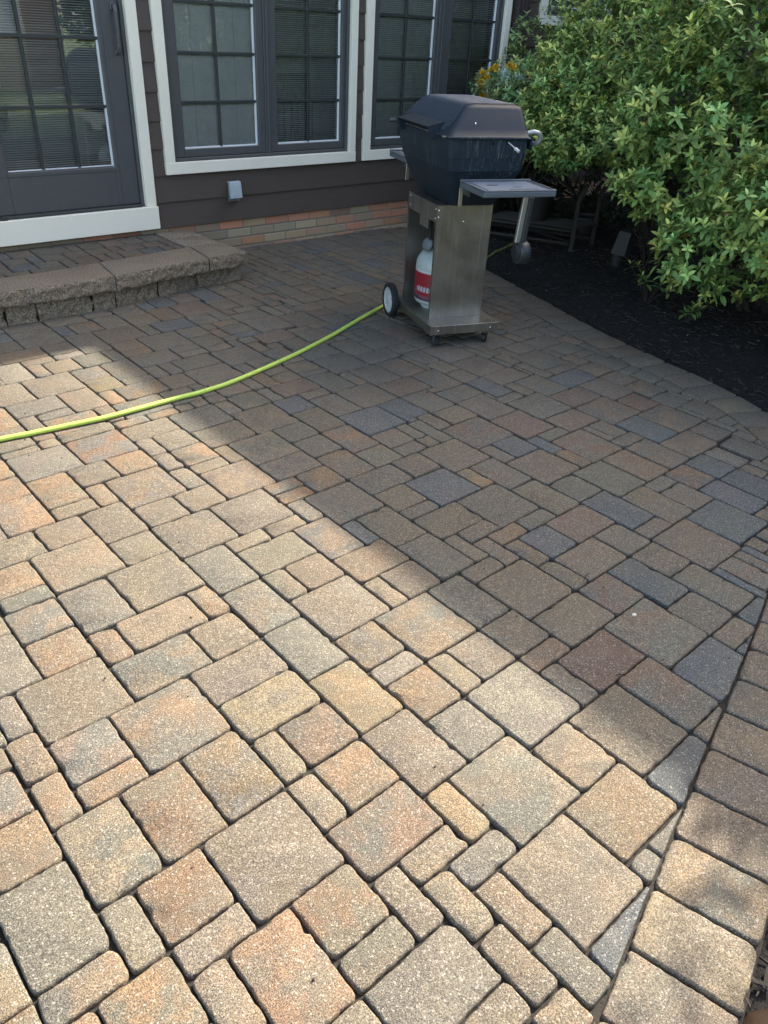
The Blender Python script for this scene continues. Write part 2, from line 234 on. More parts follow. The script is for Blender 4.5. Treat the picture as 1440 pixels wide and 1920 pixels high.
'0,2830,3240,3420g;2830,2980,3240,3420g;3900,3980,3240,3390p;3980,4050,3240,3390p;360,430,3250,3400t;3320,3400,3250,3400p;3400,3550,3250,3480p;4050,4130,3250,3400p;-910,-680,3260,34'
'10p;-40,50,3260,3490p;510,550,3260,3490p;4130,4280,3260,3490b;3190,3240,3300,3450t;3790,3900,3300,3530p;3550,3710,3310,3540p;-600,-370,3320,3470p;-370,-220,3320,3550p;-140,-40,3320'
',3550p;2580,2660,3320,3390t;2660,2750,3320,3390p;-1600,-1450,3330,3560b;-1450,-1220,3330,3480p;2980,3190,3330,3480p;430,510,3340,3490p;2520,2580,3340,3390p;50,120,3350,3500g;-1220,'
'-1140,3380,3530p;3710,3790,3380,3530p;-1060,-910,3390,3620t;3240,3320,3390,3540p;3900,4050,3390,3470t;-1140,-1060,3400,3550g;300,430,3400,3480g;3320,3400,3400,3550g;4050,4130,3400,'
'3550p;-910,-760,3410,3560t;-760,-680,3410,3560g;2200,2280,3420,3570p;2280,2370,3420,3500p;120,220,3440,3590p;-220,-140,3450,3600p;220,300,3450,3600b;3190,3240,3450,3650t;-680,-600,'
'3460,3610p;550,700,3460,3610p;-600,-450,3470,3700b;-450,-370,3470,3620g;3900,4050,3470,3620t;-1450,-1370,3480,3630p;-1370,-1220,3480,3630p;300,430,3480,3710t;2980,3190,3480,3560p;3'
'400,3480,3480,3630p;3480,3550,3480,3630p;-40,50,3490,3720b;430,510,3490,3720g;510,550,3490,3720b;700,840,3490,3640t;4130,4210,3490,3720p;4210,4280,3490,3640g;50,120,3500,3650b;-122'
'0,-1140,3530,3680g;3710,3790,3530,3680g;3790,3900,3530,3680p;3240,3320,3540,3690p;3550,3710,3540,3770p;-1140,-1060,3550,3700g;-370,-290,3550,3700b;-290,-220,3550,3700t;-140,-40,355'
'0,3780p;3320,3400,3550,3700g;4050,4130,3550,3780p;-1600,-1450,3560,3790p;-910,-760,3560,3790p;-760,-680,3560,3710g;2130,2200,3560,3660g;2520,2680,3560,3640p;3130,3190,3560,3650t;22'
'00,2300,3570,3660g;120,220,3590,3740p;-220,-140,3600,3750g;220,300,3600,3750p;-680,-600,3610,3760t;550,630,3610,3760t;630,700,3610,3760g;-1060,-980,3620,3850t;-980,-910,3620,3850g;'
'-450,-370,3620,3770p;3900,4050,3620,3850g;4280,4510,3620,3700p;-1450,-1220,3630,3710g;3400,3480,3630,3860p;3480,3550,3630,3860p;700,840,3640,3790p;4210,4280,3640,3790p;50,120,3650,'
'3880p;2140,2220,3660,3730p;-1220,-1140,3680,3830g;3710,3790,3680,3830p;3790,3900,3680,3910t;3230,3320,3690,3810p;-1140,-1060,3700,3850p;-600,-450,3700,3780p;-370,-220,3700,3780g;33'
'20,3400,3700,3810g;4280,4510,3700,3850t;-1450,-1370,3710,3860p;-1370,-1290,3710,3860g;-1290,-1220,3710,3940p;-760,-680,3710,3940p;300,430,3710,3790b;-40,50,3720,3950p;430,510,3720,'
'3950t;510,550,3720,3950p;4130,4210,3720,3870p;120,220,3740,3890p;840,920,3740,3890g;920,960,3740,3970g;-220,-140,3750,3980p;220,300,3750,3900p;-680,-600,3760,3910p;550,700,3760,399'
'0p;-450,-370,3770,3920g;3550,3710,3770,3850p;-600,-450,3780,4010t;-370,-220,3780,4010p;-140,-40,3780,3930p;4050,4130,3780,3930p;-1600,-1450,3790,3940p;-910,-760,3790,4020p;300,430,'
'3790,4020g;700,840,3790,3940g;4210,4280,3790,4020g;3150,3210,3810,3990p;3360,3400,3810,3990p;-1220,-1140,3830,4060p;3710,3790,3830,3980g;2820,2990,3840,3980p;-1140,-910,3850,4080p;'
'3550,3710,3850,4080p;3900,4050,3850,4000g;4280,4510,3850,4000p;-1450,-1290,3860,4010p;3400,3550,3860,3990g;2620,2700,3870,4100t;2700,2780,3870,4040p;2780,2820,3870,4040g;4130,4210,'
'3870,4100p;50,120,3880,4110g;2140,2220,3880,3980p;120,220,3890,4040t;840,920,3890,4040t;2220,2380,3890,3980p;220,300,3900,4050g;2380,2610,3900,4050g;-680,-600,3910,4140p;3790,3900,'
'3910,4140g;-450,-370,3920,4150p;-140,-40,3930,4080g;4050,4130,3930,4160t;-1600,-1450,3940,4170g;-1290,-1220,3940,4170p;-760,-680,3940,4090g;700,840,3940,4020g;-40,50,3950,4100p;430'
',510,3950,4180g;510,550,3950,4100p;920,960,3970,4120g;-220,-140,3980,4130p;2290,2380,3980,4150g;2820,2920,3980,4130p;3710,3790,3980,4130p;550,700,3990,4220g;960,1030,3990,4220g;322'
'0,3290,3990,4140p;3450,3550,3990,4140p;3900,4050,4000,4150t;4280,4510,4000,4080t;-1450,-1290,4010,4090p;-600,-450,4010,4240t;-370,-220,4010,4090p;-910,-760,4020,4250p;300,430,4020,'
'4170p;700,840,4020,4170g;4210,4280,4020,4170t;120,220,4040,4190b;840,920,4040,4190p;3070,3220,4040,4190p;220,300,4050,4280p;2380,2460,4050,4150p;2460,2620,4050,4140t;-1220,-1140,40'
'60,4210p;-1140,-910,4080,4230g;-140,-40,4080,4310t;3550,3710,4080,4230b;4280,4430,4080,4230p;4430,4510,4080,4230p;-1450,-1290,4090,4240b;-760,-680,4090,4240g;-370,-220,4090,4240g;2'
'920,3070,4090,4170g;-40,50,4100,4250b;510,550,4100,4250p;2620,2700,4100,4140g;4130,4210,4100,4250p;50,120,4110,4340t;920,960,4120,4270g;-220,-140,4130,4360p;2800,2880,4130,4280p;28'
'80,2920,4130,4280p;3710,3790,4130,4360t;-680,-600,4140,4370g;3220,3290,4140,4290g;3450,3550,4140,4370g;3790,3900,4140,4290g;-450,-370,4150,4300g;1030,1200,4150,4300g;3900,4050,4150'
',4380g;3290,3370,4160,4390g;3370,3450,4160,4310g;4050,4130,4160,4310p;-1600,-1450,4170,4400p;-1290,-1220,4170,4320g;300,430,4170,4400p;700,840,4170,4400p;2920,3070,4170,4400g;4210,'
'4280,4170,4320p;430,510,4180,4330g;120,220,4190,4340g;840,920,4190,4340g;3070,3220,4190,4340p;-1220,-1140,4210,4360t;550,700,4220,4450g;960,1030,4220,4370p;-1140,-1060,4230,4380p;-'
'1060,-910,4230,4380t;3550,3710,4230,4460b;4280,4510,4230,4380b;-1450,-1290,4240,4470t;-760,-680,4240,4390g;-600,-520,4240,4470p;-520,-450,4240,4390p;-370,-290,4240,4390p;-290,-220,'
'4240,4390p;-910,-760,4250,4400g;-40,50,4250,4400g;510,550,4250,4480p;4130,4210,4250,4400t;920,960,4270,4420g;2700,2800,4270,4500p;220,300,4280,4510t;2800,2880,4280,4430g;2880,2920,'
'4280,4510p;2390,2560,4290,4360g;3220,3290,4290,4440g;3790,3900,4290,4440p;-450,-370,4300,4450p;1030,1110,4300,4450t;1110,1200,4300,4450b;-140,-40,4310,4540p;3370,3450,4310,4460p;40'
'50,4130,4310,4460t;-1290,-1220,4320,4550t;4210,4280,4320,4470g;430,510,4330,4480p;50,220,4340,4570t;840,920,4340,4490p;3070,3220,4340,4490g;-1220,-1140,4360,4510g;-220,-140,4360,45'
'10p;3710,3790,4360,4590p;-680,-600,4370,4520g;960,1030,4370,4520b;2560,2700,4370,4520g;3450,3550,4370,4600p;4510,4580,4370,4600p;-1140,-910,4380,4610b;3900,4050,4380,4610b;4280,451'
'0,4380,4460g;-760,-680,4390,4620g;-520,-450,4390,4540p;-370,-220,4390,4620p;3290,3370,4390,4540p;-1600,-1520,4400,4550g;-1520,-1450,4400,4550p;-910,-830,4400,4550p;-830,-760,4400,4'
'550p;-40,50,4400,4550t;300,430,4400,4550g;700,840,4400,4480p;1430,1660,4400,4550p;2920,3070,4400,4480b;4130,4210,4400,4550p;1200,1430,4410,4560p;920,960,4420,4570p;1660,1830,4430,4'
'510g;2800,2880,4430,4660p;3220,3290,4440,4670p;3790,3900,4440,4590t;-450,-370,4450,4600t;550,700,4450,4530p;1030,1200,4450,4600b;3370,3450,4460,4610t;3550,3710,4460,4610g;4050,4130'
',4460,4610g;4280,4360,4460,4610p;4360,4440,4460,4610p;4440,4510,4460,4610p;-1450,-1290,4470,4550b;-600,-520,4470,4620p;4210,4280,4470,4620p;430,510,4480,4710p;510,550,4480,4630t;70'
'0,840,4480,4710t;2920,3000,4480,4630g;3000,3070,4480,4630p;840,920,4490,4720p;1830,2010,4490,4720p;3070,3220,4490,4720t;2700,2800,4500,4730p;-1220,-1140,4510,4740p;-220,-140,4510,4'
'740p;220,300,4510,4660p;1660,1830,4510,4740g;2880,2920,4510,4660t;-680,-600,4520,4670g;960,1030,4520,4750t;2560,2700,4520,4750p;550,700,4530,4760b;2010,2100,4530,4760t;-520,-450,45'
'40,4690g;-140,-40,4540,4770p;3290,3370,4540,4690p;4580,4660,4540,4690p;-1600,-1370,4550,4780p;-1370,-1220,4550,4700p;-910,-830,4550,4700p;-830,-760,4550,4700t;-40,50,4550,4700g;300'
',430,4550,4700g;1430,1660,4550,4700b;2100,2240,4550,4630g;4130,4210,4550,4700t;1200,1430,4560,4640p;50,220,4570,4720g;920,960,4570,4720t;2240,2410,4570,4800t;3710,3790,4590,4740b;3'
'790,3900,4590,4820p;-450,-370,4600,4830t;1030,1200,4600,4680g;2410,2490,4600,4750g;2490,2560,4600,4750p;3450,3550,4600,4750p;4510,4580,4600,4750p;-1140,-1060,4610,4840p;-1060,-910,'
'4610,4760g;3370,3450,4610,4840b;3550,3710,4610,4840g;3900,4130,4610,4690g;4280,4510,4610,4760p;-760,-680,4620,4850p;-600,-520,4620,4770g;-370,-220,4620,4700p;4210,4280,4620,4770b;5'
'10,550,4630,4780g;2100,2240,4630,4710p;2920,3070,4630,4780g;1200,1430,4640,4720t;220,300,4660,4810p;2800,2880,4660,4890p;2880,2920,4660,4810p;-680,-600,4670,4900p;3220,3290,4670,48'
'20p;1030,1110,4680,4830t;1110,1200,4680,4830b;-520,-450,4690,4840g;3290,3370,4690,4840p;3900,4130,4690,4920t;4580,4810,4690,4840p;-1370,-1220,4700,4930g;-910,-760,4700,4780p;-370,-'
'220,4700,4850b;-40,50,4700,4850p;300,430,4700,4930t;1430,1660,4700,4850p;4130,4210,4700,4850p;430,510,4710,4860p;700,840,4710,4860t;2100,2240,4710,4860g;50,220,4720,4800g;840,920,4'
'720,4950p;920,960,4720,4870p;1200,1430,4720,4950p;1830,1910,4720,4870g;1910,2010,4720,4870g;3070,3220,4720,4870p;2700,2800,4730,4960p;-1220,-1140,4740,4890p;-220,-140,4740,4890p;16'
'60,1830,4740,4970b;3710,3790,4740,4970p;960,1030,4750,4980g;2410,2640,4750,4900g;2640,2700,4750,4900g;3450,3550,4750,4980g;4510,4580,4750,4980g;4280,4510,4760,4910g;4210,4280,4770,'
'4920p;2920,3070,4780,4860b;2880,2920,4810,4960p;3220,3290,4820,5050p;3790,3900,4820,4970t;3290,3450,4840,5070p;3550,3710,4840,4990t;4580,4810,4840,5070t;4130,4210,4850,5000g;2920,3'
'070,4860,5090g;3070,3150,4870,5100p;3150,3220,4870,5020t;2800,2880,4890,5040b;4280,4510,4910,4990b;3900,3980,4920,5150t;3980,4130,4920,5070p;4210,4280,4920,5070p;2700,2800,4960,511'
'0p;2880,2920,4960,5110p;3710,3790,4970,5120b;3790,3900,4970,5120b;3450,3550,4980,5130g;4510,4580,4980,5210t;3550,3710,4990,5070t;4280,4360,4990,5220p;4360,4510,4990,5140p;4130,4210'
',5000,5230p;3150,3220,5020,5170g;2800,2880,5040,5190p;3220,3290,5050,5200p;3290,3450,5070,5300t;3550,3710,5070,5220g;3980,4130,5070,5150p;4210,4280,5070,5220p;4580,4810,5070,5300p;'
'2920,3070,5090,5320p;3070,3150,5100,5250p;2700,2800,5110,5260t;2880,2920,5110,5260t;3710,3790,5120,5350t;3790,3900,5120,5270g;3450,3550,5130,5360t;4360,4510,5140,5370p;3900,4130,51'
'50,5380t;3150,3220,5170,5320p;2800,2880,5190,5340p;3220,3290,5200,5430p;4510,4580,5210,5360p;3550,3710,5220,5450p;4210,4290,5220,5370p;4290,4360,5220,5370g;4130,4210,5230,5380p;307'
'0,3150,5250,5480p;2700,2800,5260,5490g;2880,2920,5260,5490p;3790,3900,5270,5420b;3290,3450,5300,5450p;4580,4810,5300,5450g;2920,3070,5320,5470p;3150,3220,5320,5470p;2800,2880,5340,'
'5490p;3710,3790,5350,5500g;3450,3550,5360,5510g;4510,4580,5360,5590t;480,610,140,370t;-1600,-1450,200,350p;-1450,-1220,270,350p;-1220,-990,200,350p;-990,-760,200,350p;-760,-530,200'
',350p;-530,-450,200,350p;-450,-370,200,350t;-370,-140,120,350p;-140,90,200,350p;90,320,200,350t;320,400,200,350t;400,480,200,350p;1130,1210,200,350p;1210,1370,120,350g;610,720,140,'
'290t;-1450,-1220,40,270t;820,970,140,220p;720,820,-20,210p;-1600,-1520,-30,200g;-1520,-1450,50,200b;-1220,-990,-30,200g;-990,-760,-30,200t;-760,-610,-30,200g;-610,-380,120,200b;-14'
'0,90,-30,200g;90,320,120,200p;320,480,50,200p;480,560,-10,140p;-610,-380,-110,120p;-380,-150,-30,120p;90,320,-30,120b;-1520,-1450,-180,50g;-1450,-1300,-190,40p;-1300,-1220,-110,40p'
';-1600,-1520,-180,-30p;-1220,-990,-110,-30p;-990,-760,-180,-30p;-760,-610,-260,-30t'
)
# ------------------------------------------------------------ ground, patio
def mat_paver():
    t = NT('concrete_paver'); co = t.coord()
    big = t.noise(9, 3, .6, co); f = t.ramp(big, [(.40,(0,0,0)),(.60,(1,1,1))])
    base = t.mix(f, t.attr('col'), t.attr('col2'))
    mott = t.noise(38, 5, .7, co); base = t.mix(1., base, t.ramp(mott,[(.3,(.86,.86,.86)),(.7,(1.14,1.14,1.14))]), 'MULTIPLY')
    g1 = t.noise(290, 2, .75, co); g2 = t.noise(520, 1, .5, co)
    grain = t.ramp(g1, [(.36,(.50,.49,.48)),(.49,(.95,.95,.95)),(.62,(1.60,1.56,1.50))])
    base = t.mix(1., base, grain, 'MULTIPLY')
    v = t.n('ShaderNodeTexVoronoi', i={'Scale':150.,'Randomness':1.}); t.l(co, v.inputs['Vector'])
    sp = t.math('MULTIPLY', t.math('LESS_THAN', v.outputs['Distance'], .33), t.math('GREATER_THAN', t.n('ShaderNodeSeparateColor').outputs[0] if False else t.noise(95,1,.5,co), .53))
    base = t.mix(t.math('MULTIPLY', sp, .5), base, (.36,.33,.28))
    pit = t.math('LESS_THAN', t.noise(75, 1, .4, co), .23)
    base = t.mix(t.math('MULTIPLY', pit, .5), base, (.06,.055,.05))
    b1 = t.bump(t.math('ADD', g1, t.math('MULTIPLY', g2, .5)), .7, .0035)
    t.bump(mott, .4, .012, b1)
    return t.set(Base_Color=base, Roughness=.86, Specular_IOR_Level=.35)
M_PAVER = mat_paver()
def mat_sand():
    t = NT('joint_sand'); n = t.noise(160,3); c = t.ramp(n,[(.3,(.006,.005,.004)),(.7,(.026,.021,.015))]); t.bump(n,.6,.004)
    return t.set(Base_Color=c, Roughness=.95)
M_SAND = mat_sand()
PAL0 = {'o':((.46,.285,.165),(.36,.30,.22)),'g':((.243,.240,.222),(.278,.255,.222)),'y':((.41,.312,.215),(.34,.285,.22)),'Y':((.44,.32,.17),(.38,.30,.19)),
       'p':((.325,.262,.20),(.28,.255,.21)),'t':((.355,.282,.215),(.30,.262,.22)),'w':((.42,.38,.335),(.37,.34,.31)),'b':((.10,.145,.165),(.17,.20,.20)),
       'r':((.34,.222,.178),(.29,.20,.165)),'R':((.38,.19,.11),(.33,.21,.15))}
def calm(c, k=.56, g=(.268,.248,.222)):
    return tuple((a*k+b*(1-k))*w for a,b,w in zip(c,g,(.405,.387,.34)))
PAL = {k:(calm(a),calm(b,.42)) for k,(a,b) in PAL0.items()}
PAL['b'] = ((.080,.086,.084),(.094,.093,.085))
GREY2 = (.103,.098,.080); WARM2 = (.135,.098,.064)
PGV = [];PGF = [];PC1 = [];PC2 = []
def clip_convex(poly, clip, loop=True):
    for i in range(len(clip) if loop else len(clip)-1):
        a = clip[i]; b = clip[(i+1)%len(clip)]; out = []
        if not poly: return poly
        for k in range(len(poly)):
            p = poly[k]; q = poly[(k+1)%len(poly)]
            sp = (b[0]-a[0])*(p[1]-a[1])-(b[1]-a[1])*(p[0]-a[0]); sq = (b[0]-a[0])*(q[1]-a[1])-(b[1]-a[1])*(q[0]-a[0])
            if sp >= 0: out.append(p)
            if (sp >= 0) != (sq >= 0):
                t = sp/(sp-sq); out.append((p[0]+(q[0]-p[0])*t, p[1]+(q[1]-p[1])*t))
        poly = out
    return poly
def inset(poly, d):
    n = len(poly); res = []
    for i in range(n):
        p0 = Vector(poly[i-1]); p1 = Vector(poly[i]); p2 = Vector(poly[(i+1)%n])
        e1 = (p1-p0).normalized(); e2 = (p2-p1).normalized(); n1 = Vector((-e1.y,e1.x)); n2 = Vector((-e2.y,e2.x))
        k = n1.dot(n2); den = max(1+k,.35); res.append(p1+(n1+n2)*(d/den))
    return [(p.x,p.y) for p in res]
def area2(p): return sum(p[i-1][0]*p[i][1]-p[i][0]*p[i-1][1] for i in range(len(p)))/2
def paver(poly, c1, c2, z=0., gap=.0020, rad=.016, thick=.045, V=None, F=None, A=None, B=None, rough=1., tilt=1.):
    V = PGV if V is None else V; F = PGF if F is None else F; A = PC1 if A is None else A; B = PC2 if B is None else B
    # drop tiny edges
    q = [poly[i] for i in range(len(poly)) if math.dist(poly[i],poly[i-1]) > .006]
    if len(q) < 3 or area2(q) < .0006: return
    q = inset(q, gap)
    if area2(q) < .0004: return
    cx = sum(p[0] for p in q)/len(q); cy = sum(p[1] for p in q)/len(q); dist = math.hypot(cx,cy)
    step = .009 if dist < 1.7 else .013 if dist < 2.6 else .022 if dist < 3.8 else .05
    pts = []; n = len(q)
    for i in range(n):
        p0,p1,p2 = Vector(q[i-1]),Vector(q[i]),Vector(q[(i+1)%n])
        r = min(rad*random.uniform(.35,1.5), (p1-p0).length*.3, (p2-p1).length*.3)
        a = p1+(p0-p1).normalized()*r; b = p1+(p2-p1).normalized()*r
        for t in ((0,.33,.67,1) if dist < 3 else (0,.5,1)):
            pts.append((1-t)**2*a+2*t*(1-t)*p1+t*t*b)
        r2 = min(rad, (p2-p1).length*.3); e = p2+(p1-p2).normalized()*r2*1.2; L = (e-b).length; k = int(L/step)
        for j in range(1,k): pts.append(b+(e-b)*(j/k))
    m = len(pts); off = random.uniform(0,999); out = []
    for i,p in enumerate(pts):
        d = (Vector((cx,cy))-p).normalized()
        w = noise.noise((p.x*45+off,p.y*45,off))*.0026+noise.noise((p.x*130+off,p.y*130,3))*.0022
        ch = max(0., noise.noise((p.x*22+off*2,p.y*22,7.3))-.40)*.026       # knocked-off edges
        out.append((p+d*(w*rough+.0004), d, ch*rough))
    tx,ty,tz = random.gauss(0,.008)*tilt,random.gauss(0,.008)*tilt,random.gauss(0,.0011)*tilt
    base = len(V)
    def zt(x,y): return z+tz+(x-cx)*tx+(y-cy)*ty
    for ins,dz in ((.0,-thick),(.0,-.0085),(.0014,-.0035),(.0036,-.0009),(.0068,0.)):
        for p,d,ch in out:
            ii = ins*(1+ch*60); x,y = p.x+d.x*(ii+ch*.5*(dz>-thick)), p.y+d.y*(ii+ch*.5*(dz>-thick))
            V.append((x,y,zt(x,y)+dz-(ch*.55 if -thick < dz < 0 else 0)))
    for k in range(4):
        for i in range(m):
            j = (i+1)%m; F.append((base+k*m+i,base+k*m+j,base+(k+1)*m+j,base+(k+1)*m+i))
    F.append(tuple(base+4*m+i for i in range(m)))
    A.extend([c1]*(5*m)); B.extend([c2]*(5*m))
def jit(c, s=.06, h=.016):
    k = 1+random.gauss(0,s); return tuple(max(.01, x*k*(1+random.gauss(0,h))) for x in c)
def pcols(code):
    a,b = PAL[code]
    r = random.random()
    if r < .22 and code in 'otpyr': b = GREY2
    elif r < .34 and code in 'gtp': b = WARM2
    return jit(a), jit(b)
def build_pavers(name, mat, V, F, A, B, parent=None):
    me = bpy.data.meshes.new(name); me.from_pydata(V, [], F); me.update()
    for nm,arr in (('col',A),('col2',B)):
        a = me.color_attributes.new(nm,'FLOAT_COLOR','POINT')
        a.data.foreach_set('color', np.concatenate([np.array(arr,np.float32), np.ones((len(arr),1),np.float32)],1).ravel())
    me.shade_smooth(); me.set_sharp_from_angle(angle=math.radians(50))
    return link(name, me, mat, parent)
INNER = [(4.75,5.42),(4.098,3.249),(3.955,2.84),(3.87,2.517),(3.80,2.2),(3.755,1.891),(3.68,1.6),(3.575,1.36),(3.42,1.14),(3.1,.93),(2.72,.76),(2.304,.616),(1.789,.477),(1.361,.363),(.811,.213),(.3,.09),(-.4,-.03),(-1.6,-.15)]
CLIP = ([(4.75,5.42),(-1.6,5.42),(-1.6,-.15)] + INNER[::-1][1:-1])
def smooth_path(P, it=2):
    for _ in range(it):
        Q = [P[0]]
        for a,b in zip(P,P[1:]): Q += [tuple(a[i]*.75+b[i]*.25 for i in (0,1)), tuple(a[i]*.25+b[i]*.75 for i in (0,1))]
        P = Q+[P[-1]]
    return P
RIMP = smooth_path(INNER,2); CP = RIMP[::-1]+[(-1.6,5.42),(-1.6,-.15)]; CEDGE = [(CP[i],CP[i+1]) for i in range(len(CP)-1)]
TH = math.radians(.7); TC,TS = math.cos(TH),math.sin(TH)
for q in LAYOUT.split(';'):
    code = q[-1]; a,b,c,d = [int(k)/1000 for k in q[:-1].split(',')]
    poly = [(TC*x-TS*y, TS*x+TC*y) for x,y in ((a,c),(b,c),(b,d),(a,d))]
    mx,my = sum(p[0] for p in poly)/4, sum(p[1] for p in poly)/4
    for e1,e2 in CEDGE:
        ex,ey = e2[0]-e1[0],e2[1]-e1[1]; t_ = max(0,min(1,((mx-e1[0])*ex+(my-e1[1])*ey)/(ex*ex+ey*ey)))
        if math.hypot(e1[0]+ex*t_-mx, e1[1]+ey*t_-my) < .24: poly = clip_convex(poly, [e1,e2], loop=False)
    if len(poly) >= 3: paver(poly, *pcols(code))
patio = build_pavers('patio', M_PAVER, PGV, PGF, PC1, PC2); tag(patio, None, kind='structure')
# soldier course along the rim
def along(path, step):
    out = []; acc = 0; prev = Vector(path[0]); out.append((prev.copy(), (Vector(path[1])-prev).normalized()))
    for p in path[1:]:
        p = Vector(p); L = (p-prev).length; d = (p-prev).normalized(); pos = step-acc
        while pos < L: out.append((prev+d*pos, d)); pos += step
        acc = L-(pos-step); prev = p
    return out
def smooth_path(P, it=2):
    for _ in range(it):
        Q = [P[0]]
        for a,b in zip(P,P[1:]): Q += [tuple(a[i]*.75+b[i]*.25 for i in (0,1)), tuple(a[i]*.25+b[i]*.75 for i in (0,1))]
        P = Q+[P[-1]]
    return P
V=[];F=[];A=[];B=[]
ip = along(smooth_path(INNER), .158)
ns = []
for i in range(len(ip)):
    d = ip[i][1]; d2 = ip[max(i-1,0)][1]; d3 = ip[min(i+1,len(ip)-1)][1]; t = (d+d2+d3).normalized(); ns.append(Vector((-t.y,t.x)))
for i in range(len(ip)-1):
    (p,_),(q,_) = ip[i],ip[i+1]; g = .001
    a = p+ns[i]*g; b = q+ns[i+1]*g; c = q+ns[i+1]*.228; e = p+ns[i]*.228
    poly = [tuple(a),tuple(b),tuple(c),tuple(e)]
    if area2(poly) < 0: poly = poly[::-1]
    code = random.choice('yyttpgy')
    if p.x > 3.3: code = random.choice('ptyp')
    paver(poly, *pcols(code), V=V,F=F,A=A,B=B, gap=.0025)
OUTER = [tuple(p+n*.23) for (p,_),n in zip(ip,ns)]
bo = build_pavers('patio_border', M_PAVER, V,F,A,B); tag(bo, None, kind='structure')
sb = MB(); ring = [(4.98,5.44),(-1.6,5.44),(-1.6,-.15)] + OUTER[::-1][0:-1]
sb.prism(ring, -.05, -.0145); tag(sb.build('joint_sand', M_SAND), None, kind='structure')
# ground to the horizon
t = NT('lawn_ground'); nz = t.noise(3,5,.65); n2 = t.noise(60,3)
c = t.mix(n2, t.ramp(nz,[(.3,(.07,.11,.035)),(.7,(.12,.17,.06))]), (.05,.08,.03)); t.bump(n2,.8,.03); t.set(Base_Color=c, Roughness=.9)
g = MB(); g.v = [(-250,-250,-.06),(250,-250,-.06),(250,250,-.06),(-250,250,-.06)]; g.f = [(0,1,2,3)]; g.c = [(1,1,1)]*4
tag(g.build('ground', t.m), None, kind='structure')
g = MB(); g.prism([(7.9,-8.6),(13.2,-8.6),(13.2,-3.6),(7.6,-3.6)], -.10, -.02); tag(g.build('path', simple('pale_bounce_slab',(.55,.55,.48),.9,bump=.3)), None, kind='structure')  # unseen pale slab, added to bounce sun and brighten the window reflection
# mulch bed: a real uneven sheet
def mat_mulch():
    t = NT('bark_mulch'); a = t.noise(70,5,.75); b = t.noise(14,3)
    c = t.ramp(a,[(.38,(.0015,.0013,.001)),(.52,(.006,.005,.004)),(.66,(.028,.021,.015))])
    c = t.mix(t.math('MULTIPLY',b,.4), c, (.02,.014,.01)); t.bump(a,1.,.02)
    return t.set(Base_Color=c, Roughness=.95)
M_MULCH = mat_mulch()
def sheet(name, poly_in, x0,x1,y0,y1,st,zf,mat):
    nx = int((x1-x0)/st)+1; ny = int((y1-y0)/st)+1; vs=[]; ok=[]
    for j in range(ny):
        for i in range(nx):
            x = x0+i*st; y = y0+j*st; vs.append((x,y,zf(x,y))); ok.append(poly_in(x,y))
    fs = [(j*nx+i,j*nx+i+1,(j+1)*nx+i+1,(j+1)*nx+i) for j in range(ny-1) for i in range(nx-1) if all(ok[k] for k in (j*nx+i,j*nx+i+1,(j+1)*nx+i+1,(j+1)*nx+i))]
    m = MB(); m.add(vs,fs); return m.build(name, mat, smooth=80)
RINGV = ring
def in_ring(x,y,P=RINGV):
    k = False
    for i in range(len(P)):
        x1,y1 = P[i-1]; x2,y2 = P[i]
        if (y1>y)!=(y2>y) and x < (x2-x1)*(y-y1)/(y2-y1)+x1: k = not k
    return k
def rdist(x,y):
    return min(math.dist((x,y),p) for p in OUTER)
def mz(x,y):
    d = rdist(x,y) if x < 5.2 or y < 1 else .8
    if in_ring(x,y): d = -d
    return -.035+min(max(d,-.04),.5)*.16+noise.noise((x*6,y*6,0))*.014+noise.noise((x*25,y*25,4))*.011
tag(sheet('mulch_bed', lambda x,y: (not in_ring(x,y)) or rdist(x,y)<.13, .2,8.3,-.9,5.41,.035,mz,M_MULCH), None, kind='structure')
m = MB()
for k in range(9000):
    if k < 6500: x = random.uniform(3.6,6.6); y = random.uniform(.6,5.3)
    else: x = random.uniform(.6,3.8); y = random.uniform(-.4,1.2)
    if in_ring(x,y): 
        if rdist(x,y) > .03 or random.random() < .7: continue
    L = random.uniform(.012,.05); w = L*random.uniform(.15,.4); a = random.uniform(0,6.28); tl = random.uniform(-.35,.35)
    z = mz(x,y)+.006 if not in_ring(x,y) else .004
    dx,dy = math.cos(a)*L/2,math.sin(a)*L/2; ex,ey = -math.sin(a)*w/2,math.cos(a)*w/2; h = random.uniform(.002,.007); dz = tl*L/2
    g_ = random.uniform(.4,1.5); cc = (.030*g_,.022*g_,.015*g_)
    if random.random() < .03: cc = (.17,.14,.10); dx,dy,ex,ey = dx*.5,dy*.5,ex*.6,ey*.6
    vs = [(x-dx-ex,y-dy-ey,z-dz),(x+dx-ex*.6,y+dy-ey*.6,z+dz),(x+dx+ex*.6,y+dy+ey*.6,z+dz),(x-dx+ex,y-dy+ey,z-dz)]
    m.add(vs+[(p[0],p[1],p[2]+h) for p in vs], [(3,2,1,0),(4,5,6,7),(0,1,5,4),(1,2,6,5),(2,3,7,6),(3,0,4,7)], cc)
t = NT('mulch_chip'); t.set(Base_Color=t.attr(), Roughness=.9)
tag(m.build('mulch_chips', t.m), 'dark shredded bark chips scattered over the planting bed', 'mulch', kind='stuff')

